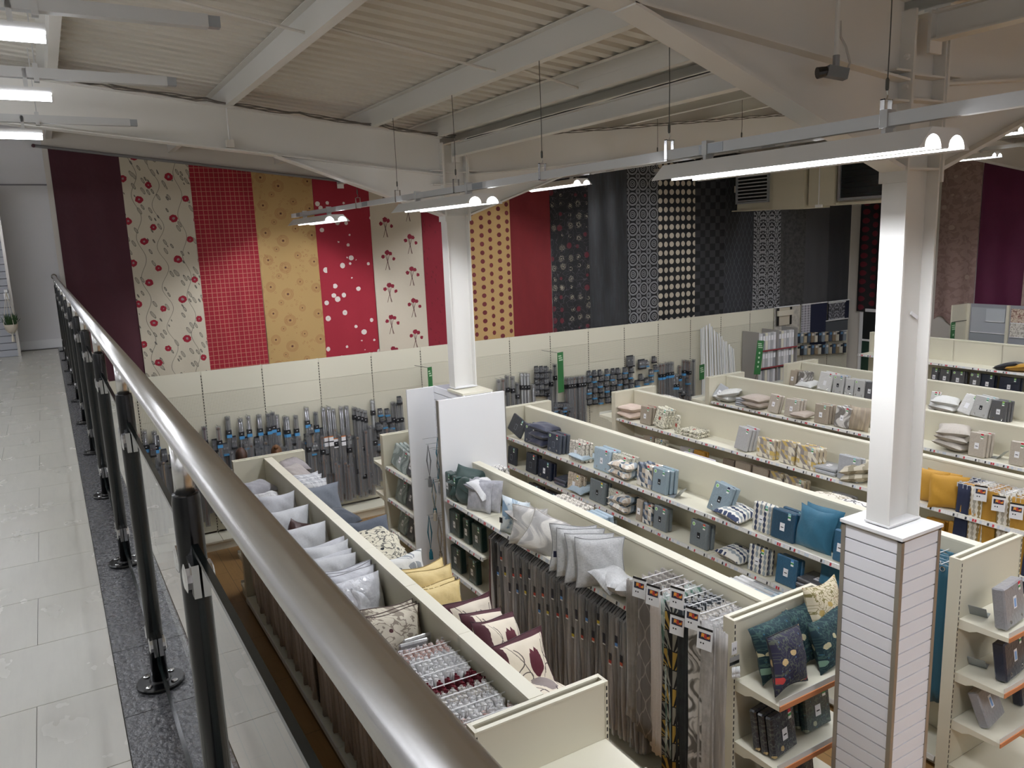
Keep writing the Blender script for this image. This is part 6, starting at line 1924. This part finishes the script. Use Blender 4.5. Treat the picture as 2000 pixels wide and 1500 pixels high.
# unit against the side wall with grey roller blinds
t = thing('display_wall_unit', 'cream display unit with grey roller blinds at the side wall', 'display unit', (0, 0, 0))
obj('end_panel', MB().box(17.95, 18.6, 10.33, 10.36, 0, 3.1), CREAM2, t)
obj('back_panel', MB().box(18.6, 18.64, 6.0, 10.36, 0, 3.1), plain('#8d8f94', .6), t)
obj('panel_joint', MB().box(17.95, 18.6, 10.322, 10.33, 2.70, 2.712), DARKGAP, t)
for yy in (10.30, 9.42, 8.4, 7.4):
    obj('upright', MB().box(18.55, 18.6, yy - .03, yy + .03, 0, 3.1), CREAM2, t)
for a, b, z0, z1, mt, words in ((10.24, 9.46, 2.45, 3.02, plain('#a3a6ab', .6), 'pale grey'), (10.24, 9.46, 1.6, 2.42, plain('#8a8e92', .6), 'mid grey'), (9.9, 9.48, 2.72, 3.0, plain('#b3b7bb', .6), 'small silver'), (9.36, 8.5, 2.72, 3.03, pat('twig', '#c5b3a0', '#6d3a34', 10.), 'red flower print'), (9.36, 8.5, 2.40, 2.70, pat('twig', '#cfcac0', '#7d7468', 12.), 'beige flower print')):
    o = thing('blind_sample', '%s roller blind on the side wall unit' % words, 'blind', (18.585 if 'small' not in words else 18.57, a, z0))
    obj('cloth', MB().box(-.002, .002, -(a - b), 0, 0, z1 - z0), mt, o)
    obj('bottom_bar', MB().box(-.007, .007, -(a - b), 0, -.016, 0), WHITE, o)

# green hanging signs
def sign(px, py, Y, w, h, rz, lean, label, arm=None, marks=4):
    p = on_y(px, py, Y)
    t = thing('green_sign', label, 'sign', (p.x, Y, p.z), (0, lean, rz))
    obj('board', MB().box(-w / 2, w / 2, -.003, .003, -h, 0), GREEN, t)
    for k in range(3):
        obj('print_line', MB().box(-w * .38 + .01 * k, w * .38 - .02 * (2 - k), -.0045, -.003, -.09 - .045 * k, -.065 - .045 * k), PALEGREEN, t)
    for k in range(marks):
        obj('print_mark', MB().lathe([(.026, 0), (.026, .0015)], 14, Matrix.Translation((0, -.003, -.30 - .11 * k)) @ Matrix.Rotation(PI / 2, 4, 'X')), PALEGREEN, t)
    if arm:
        obj('arm', MB().tube(arm, .005, 6), STEMWIRE, t)
sign(1094, 688, 13.45, .18, .86, .25, 0, 'green hanging sign with pale print before the velvet fabric', [(-.09, 0, 0), (-.3, .25, .06)], 0)
sign(839, 717, 13.5, .12, .45, .4, 0, 'short green hanging sign behind the boxed far column', [(-.06, 0, 0), (-.2, .2, .05)], 0)
sign(1486, 665, 12.9, .2, .82, -.1, .12, 'leaning green sign with white discs before the boxed blinds', [(0, .006, -.8), (-.28, .006, -2.42)])
sign(1371, 712, 13.0, .22, .35, .3, 0, 'small green sign at the foot of the loose tracks', [(0, .006, -.3), (0, .006, -2.02)], 0)
sign(1863, 629, 10.325, .25, .45, .1, 0, 'green sign with one disc on the side wall unit', None, 2)

# ---------------------------------------------------------------- heater boxes near the far corner
HB = plain('#c7c1ae', .6, name='cream_duct')
HR = (0, 0, -PI / 2)      # local x runs towards -Y, the fronts look towards -X
t = thing('air_heater', 'cream suspended air heater with louvred grille near the far wall', 'heater', (14.0, 0, 0), HR)
gx0, gx1 = -13.28, -12.32
obj('casing', MB().box(gx0 + .01, gx1 + .16, .03, .75, 5.44, 6.5), HB, t)
fr_ = MB()
for a, b, c0, c1 in ((gx0, gx1, 5.58, 5.62), (gx0, gx1, 6.46, 6.5), (gx0, gx0 + .04, 5.62, 6.46), (gx1 - .04, gx1, 5.62, 6.46)):
    fr_.box(a, b, -.02, .03, c0, c1)
obj('grille_frame', fr_, plain('#b7bcc3', .3, .5), t)
obj('grille_back', MB().box(gx0 + .04, gx1 - .04, .02, .028, 5.62, 6.46), BLACK, t)
for k in range(11):
    inst('louvre_slat', ('louv',), lambda: MB().box(gx0 + .04, gx1 - .04, -.022, .022, -.003, .003, Matrix.Rotation(-.45, 4, 'X')), plain('#d3d6da', .3, .2), t, (0, 0, 5.645 + k * .077))
obj('control_box', MB().box(gx0 - .09, gx0, .03, .09, 5.85, 6.0), plain('#d8cfc4', .5), t)
obj('drip_tray', MB().box(gx0 - .1, gx1 + .14, -.03, .5, 5.42, 5.44), HB, t)
for xx in (gx0 + .2, gx1 - .1):
    obj('drop_rod', MB().tube([(xx, .4, 6.5), (xx, .4, zr(14.4) + .21)], .008, 6), GREYSTEEL, t)
t = thing('duct_box', 'cream duct boxes between the louvred heater and the dark opening', 'duct', (14.0, 0, 0), HR)
obj('wide_duct', MB().box(-12.12, -11.30, -.10, .75, 5.40, 6.6), HB, t)
obj('flange_strip', MB().box(-11.29, -11.23, .02, .75, 5.44, 6.6), plain('#8b8577', .6), t)
obj('narrow_duct', MB().box(-11.22, -10.60, -.05, .75, 5.43, 6.6), HB, t)
obj('conduit', MB().tube([(-10.95, -.068, 5.44), (-10.95, -.068, 6.6)], .012, 8), WHITE, t)
obj('conduit_box', MB().box(-11.02, -10.86, -.09, -.05, 5.39, 5.45), WHITE, t)
for xx in (-11.7, -10.9):
    obj('drop_rod', MB().tube([(xx, .4, 6.6), (xx, .4, zr(14.4) + .21)], .008, 6), GREYSTEEL, t)
t = thing('air_heater', 'suspended heater with wide dark opening beside the near column', 'heater', (14.0, 0, 0), HR)
fr_ = MB()
for a, b, c0, c1 in ((-10.54, -9.0, 5.50, 5.55), (-10.54, -9.0, 6.50, 6.55), (-10.54, -10.49, 5.55, 6.5), (-9.05, -9.0, 5.55, 6.5)):
    fr_.box(a, b, -.03, .03, c0, c1)
obj('opening_frame', fr_, plain('#9a9da1', .35, .4), t)
obj('dark_opening', MB().box(-10.49, -9.05, .01, .03, 5.55, 6.5), plain('#10191a', .25), t)
for k in range(8):
    obj('louvre_slat', MB().box(-10.48, -9.06, -.015, .008, 5.62 + .11 * k, 5.624 + .11 * k), plain('#162021', .4), t)
obj('casing', MB().box(-10.55, -8.95, .035, .75, 5.46, 6.56), HB, t)
obj('base_ledge', MB().box(-10.55, -8.95, -.04, .5, 5.42, 5.46), HB, t)
for xx in (-10.2, -9.3):
    obj('drop_rod', MB().tube([(xx, .4, 6.55), (xx, .4, zr(14.4) + .21)], .008, 6), GREYSTEEL, t)

# security camera and smoke detector
t = thing('security_camera', 'grey box security camera on a white drop pole by the rafter', 'camera', (3.74, 2.86, 5.80), (0, 0, -.5))
obj('drop_pole', MB().tube([(0, 0, .06), (0, 0, 1.0)], .013, 10), WHITE_STEEL, t)
obj('collar', MB().tube([(0, 0, .02), (0, 0, .08)], .018, 10), plain('#8d8d8d', .4), t)
obj('housing', MB().box(-.05, .06, -.03, .03, -.035, .02, Matrix.Rotation(.2, 4, 'Y')), plain('#77797a', .4), t)
obj('lens', MB().tube([(-.05, 0, 0.0), (-.10, 0, .005 - .012)], [.026, .03], 12), BLACK, t)
obj('cable', MB().tube([(.06, 0, -.0), (.075, 0, .04), (.05, 0, .12), (.02, 0, .17), (.015, 0, .25)], .006, 6), plain('#b9b5ad', .5), t)
p = on_x(1373, 200, 8.3)
t = thing('smoke_detector', 'round white smoke detector under the roof lining', 'detector', (8.3, p.y, zr(8.3) + .195))
obj('base', MB().lathe([(.055, -.02), (.058, 0)], 20), WHITE, t)
obj('head', MB().lathe([(.02, -.06), (.042, -.052), (.05, -.03), (.05, -.02)], 20), WHITE, t)
obj('slots', MB().torus(.046, .004, 18, 5, Matrix.Translation((0, 0, -.04))), BLACK, t)
t = thing('alarm_cable_drop', 'white cable drop with small box on the far rafter', 'cable', (1.94, 9.33, 0))
obj('cable', MB().tube([(0, -.06, zr(1.94) - .02), (0, -.06, zr(1.94) - .36)], .008, 6), WHITE, t)
obj('junction_box', MB().box(-.04, .04, -.10, -.03, zr(1.94) - .44, zr(1.94) - .36), plain('#cfcac0', .5), t)
# hook on the near column
single('door_closer_plate', MB().box(-.04, .04, -.004, .004, -.012, .012), WHITE, 'small white rounded plate screwed to the near column', 'plate', loc=(4.80, 3.01, on_y(1810, 612, 3.02).z), rot=(0, .5, 0))

# slatwall end and hanging plant on the gallery
t = thing('slatwall_display', 'grey slatwall panel with metal edge at the gallery end', 'slatwall', (0, 0, 0))
obj('core', MB().box(-2.4, -.46, 13.118, 13.15, MEZ, 6.0), plain('#55565c', .6), t)
slats(t, 'y-', -2.4, -.46, MEZ, 6.0, 13.10, mat=plain('#a9abb2', .5, name='grey_slat'))
obj('metal_edge', MB().box(-.46, -.425, 13.09, 13.16, MEZ, 6.02), ALU, t)
p = on_y(22, 640, 12.95)
t = thing('hanging_planter', 'green plant in a cream pot on a macrame hanger', 'plant', (p.x, 12.96, p.z))
obj('pot', MB().lathe([(.004, -.075), (.04, -.07), (.075, -.02), (.085, .04), (.078, .045), (.07, .03)], 18), plain('#c9bfae', .7), t, smooth=True)
lf = MB(); random.seed(2)
for k in range(110):
    a = random.random() * 6.28; r = random.random() * .055; hh = .09 + random.random() * .10
    x0, y0 = r * math.cos(a), r * math.sin(a); sp = 1.6 + random.random()
    lf.add([(x0 - .006, y0, .03), (x0 + .006, y0, .03), (x0 * sp + .004, y0 * sp, .03 + hh * .7), (x0 * sp * 1.2, y0 * sp * 1.2, .03 + hh)], [(0, 1, 2), (0, 2, 3)])
o = obj('foliage', lf, plain('#2c4a24', .7), t); o['kind'] = 'stuff'
for k in range(4):
    a = k * PI / 2 + .4
    obj('cord', MB().tube([(.0, 0, .50), (.09 * math.cos(a), .09 * math.sin(a), .05), (.05 * math.cos(a), .05 * math.sin(a), -.06), (0, 0, -.10)], .004, 5), plain('#d6cfbf', .9), t)
obj('tassel', MB().lathe([(.008, -.10), (.014, -.13), (.02, -.20), (.004, -.20)], 10), plain('#d6cfbf', .9), t)
obj('top_hook', MB().box(-.02, .02, .0, .14, .49, .53), WHITE, t)
obj('card', MB().box(-.03, .03, .01, .012, .40, .48), LABELW, t)

# tassel tie-backs on the slatted side of the boxed far column
random.seed(4)
tcols = ['#c9bda8', '#8d8d8f', '#b9b0a0', '#1f6a7d', '#7c3b30', '#2a3a55', '#a89c88', '#6f6f6f', '#d0c8b8']
k = 0
for row, (zt, hh) in enumerate(((2.25, .45), (1.75, .40), (1.2, .5))):
    for q in range(7):
        yy = 9.05 + .11 * q
        o = thing('curtain_tieback', 'corded tassel tie-back on the slatted side of the far column', 'tie-back', (4.50, yy, zt + random.uniform(-.05, .05)), group='tassel tie-backs on the far column')
        mt = plain(tcols[(k * 5 + row) % 9], .8)
        xx = -.05 - .1 * (k % 3)
        inst('peg', ('tbp',), lambda: MB().tube([(.012, 0, .0), (-.28, 0, .01)], .003, 5), CHROME, o)
        inst('cord', ('tbc', hh), lambda: MB().tube([(0, 0, 0), (-.02, .02, -hh * .5), (0, 0, -hh), (.02, -.02, -hh * .5)], .009, 6, closed=True), mt, o, (xx, 0, -.004))
        inst('tassel', ('tbt',), lambda: MB().lathe([(.006, 0), (.018, -.01), (.014, -.025), (.026, -.05), (.03, -.15), (.006, -.15)], 10), mt, o, (xx, 0, -hh - .004))
        k += 1

# ---------------------------------------------------------------- two shoppers seen beyond the cushion gondola
def person(pos, rz, H, hair, top, trousers, shoe, label, bun=False):
    t = thing('person', label, 'person', pos, (0, 0, rz))
    s = H / 1.75
    J = {'pel': (0, 0, .95), 'waist': (0, .0, 1.08), 'chest': (0, -.01, 1.30), 'neck': (0, .0, 1.47), 'nk2': (0, -.01, 1.53),
         'shL': (-.17, 0, 1.42), 'elL': (-.24, .03, 1.13), 'wrL': (-.20, -.16, .93), 'haL': (-.19, -.24, .90),
         'shR': (.17, 0, 1.42), 'elR': (.24, .03, 1.13), 'wrR': (.20, -.16, .93), 'haR': (.19, -.24, .90),
         'hpL': (-.09, 0, .90), 'knL': (-.10, -.03, .50), 'anL': (-.10, .02, .09), 'ftL': (-.11, -.15, .045),
         'hpR': (.09, 0, .90), 'knR': (.10, -.02, .50), 'anR': (.10, .03, .09), 'ftR': (.11, -.14, .045)}
    R = {'pel': .135, 'waist': .125, 'chest': .14, 'neck': .062, 'nk2': .055, 'shL': .062, 'elL': .046, 'wrL': .03, 'haL': .034, 'hpL': .09, 'knL': .06, 'anL': .042, 'ftL': .04}
    E = [('pel', 'waist'), ('waist', 'chest'), ('chest', 'neck'), ('neck', 'nk2')]
    for q in 'LR':
        E += [('chest', 'sh' + q), ('sh' + q, 'el' + q), ('el' + q, 'wr' + q), ('wr' + q, 'ha' + q), ('pel', 'hp' + q), ('hp' + q, 'kn' + q), ('kn' + q, 'an' + q), ('an' + q, 'ft' + q)]
    names_ = list(J)
    me = bpy.data.meshes.new('body')
    me.from_pydata([tuple(c * s for c in J[n]) for n in names_], [(names_.index(a), names_.index(b)) for a, b in E], [])
    o = bpy.data.objects.new('body', me); COL.objects.link(o)
    sk = o.modifiers.new('skin', 'SKIN'); sk.use_smooth_shade = True
    sv = me.skin_vertices[0].data
    for i, n in enumerate(names_):
        r = R.get(n, R.get(n[:-1] + 'L', .05)) * s
        sv[i].radius = (r, r * (.8 if n in ('pel', 'waist', 'chest') else 1))
        sv[i].use_root = (n == 'pel')
    ss = o.modifiers.new('sub', 'SUBSURF'); ss.levels = 2; ss.render_levels = 2
    bpy.context.view_layer.update()
    dg = bpy.context.evaluated_depsgraph_get()
    me2 = bpy.data.meshes.new_from_object(o.evaluated_get(dg))
    bpy.data.objects.remove(o)
    skin = plain('#b98a70', .6, name='skin')
    for mt in (top, trousers, skin, shoe): me2.materials.append(mt)
    for pg in me2.polygons:
        c_ = pg.center / s
        arm = abs(c_.x) > .16 and c_.y < -.12
        pg.material_index = 3 if c_.z < .085 else (1 if c_.z < .98 and not (abs(c_.x) > .17) else (2 if (c_.z > 1.50 or (arm and c_.z < 1.0)) else 0))
        pg.use_smooth = True
    obj('body', me2, None, t)
    hd = MB()
    def hfn(a, b):
        th = 2 * PI * a; ph = PI * b
        x = .078 * math.sin(ph) * math.cos(th); y = .098 * math.sin(ph) * math.sin(th); z = .118 * math.cos(ph)
        if z < -.03: x *= .86; y = y * .9 - .008
        if y < -.08 and abs(x) < .02 and -.03 < z < .015: y -= .016
        return (x * s, (y - .015) * s, (1.635 + z) * s)
    hd.grid(24, 16, hfn)
    head = obj('head', hd, skin, t, smooth=True)
    for sx in (-1, 1):
        obj('ear', MB().lathe([(.003, -.006), (.022, -.004), (.02, .006), (.003, .008)], 10, Matrix.Translation((sx * .078 * s, .0, 1.63 * s)) @ Matrix.Rotation(PI / 2, 4, 'Y')), skin, head)
        obj('eye', MB().lathe([(.002, -.006), (.011, 0), (.002, .006)], 8, Matrix.Translation((sx * .031 * s, -.102 * s, 1.64 * s)) @ Matrix.Rotation(PI / 2, 4, 'X')), plain('#2a1c16', .3), head)
    obj('mouth', MB().box(-.022 * s, .022 * s, -.108 * s, -.10 * s, 1.575 * s, 1.583 * s), plain('#8a4a44', .5), head)
    hm = MB()
    def hf(a, b):
        th = 2 * PI * a; ph = PI * .62 * b
        k = 1.13 + .03 * math.sin(th * 9) * b
        x = .078 * k * math.sin(ph) * math.cos(th); y = .098 * k * math.sin(ph) * math.sin(th); z = .122 * k * math.cos(ph)
        if y < 0 and z < .05: z = .05 + (z - .05) * .25
        return (x * s, (y - .002) * s, (1.635 + z) * s)
    hm.grid(28, 12, hf)
    hr_ = obj('hair', hm, hair, t, smooth=True)
    if bun:
        obj('bun', MB().lathe([(.004, -.035), (.03, -.025), (.042, 0), (.03, .025), (.004, .035)], 12, Matrix.Translation((0, .07 * s, 1.745 * s))), hair, hr_, smooth=True)
    for sx in (-1, 1):
        for f in range(5):
            a0 = Vector((sx * (.175 + .010 * f) * s if f else sx * .165 * s, -.25 * s + (.03 if f == 0 else 0), .905 * s))
            L = (.05, .072, .078, .072, .058)[f] * s
            obj('finger', MB().tube([a0, a0 + Vector((0 if f else -sx * .02, -L * .55, -.01)), a0 + Vector((0 if f else -sx * .025, -L * .9, -.035))], [.0085, .008, .006], 7), skin, t, smooth=True)
    return t
hair1 = pat('streak', '#3a2519', '#56382a', rough=.5); hair2 = pat('streak', '#5a3a1e', '#85592f', rough=.5)
p1 = on_y(470, 877, 12.72); p2 = on_y(541, 871, 12.72)
person((p1.x, 12.72, 0), PI, p1.z, hair1, pat('plaid', '#c9cbd0', '#a9acb3', '#e0e0e0'), plain('#2b2c30', .8), plain('#141416', .5), 'shopper with dark brown hair in pale checked top facing the pole display')
person((p2.x, 12.80, 0), PI - .2, p2.z - .02, hair2, plain('#5b6470', .8), plain('#3a3b40', .8), plain('#222222', .5), 'shopper with light brown hair in grey top facing the pole display', bun=True)
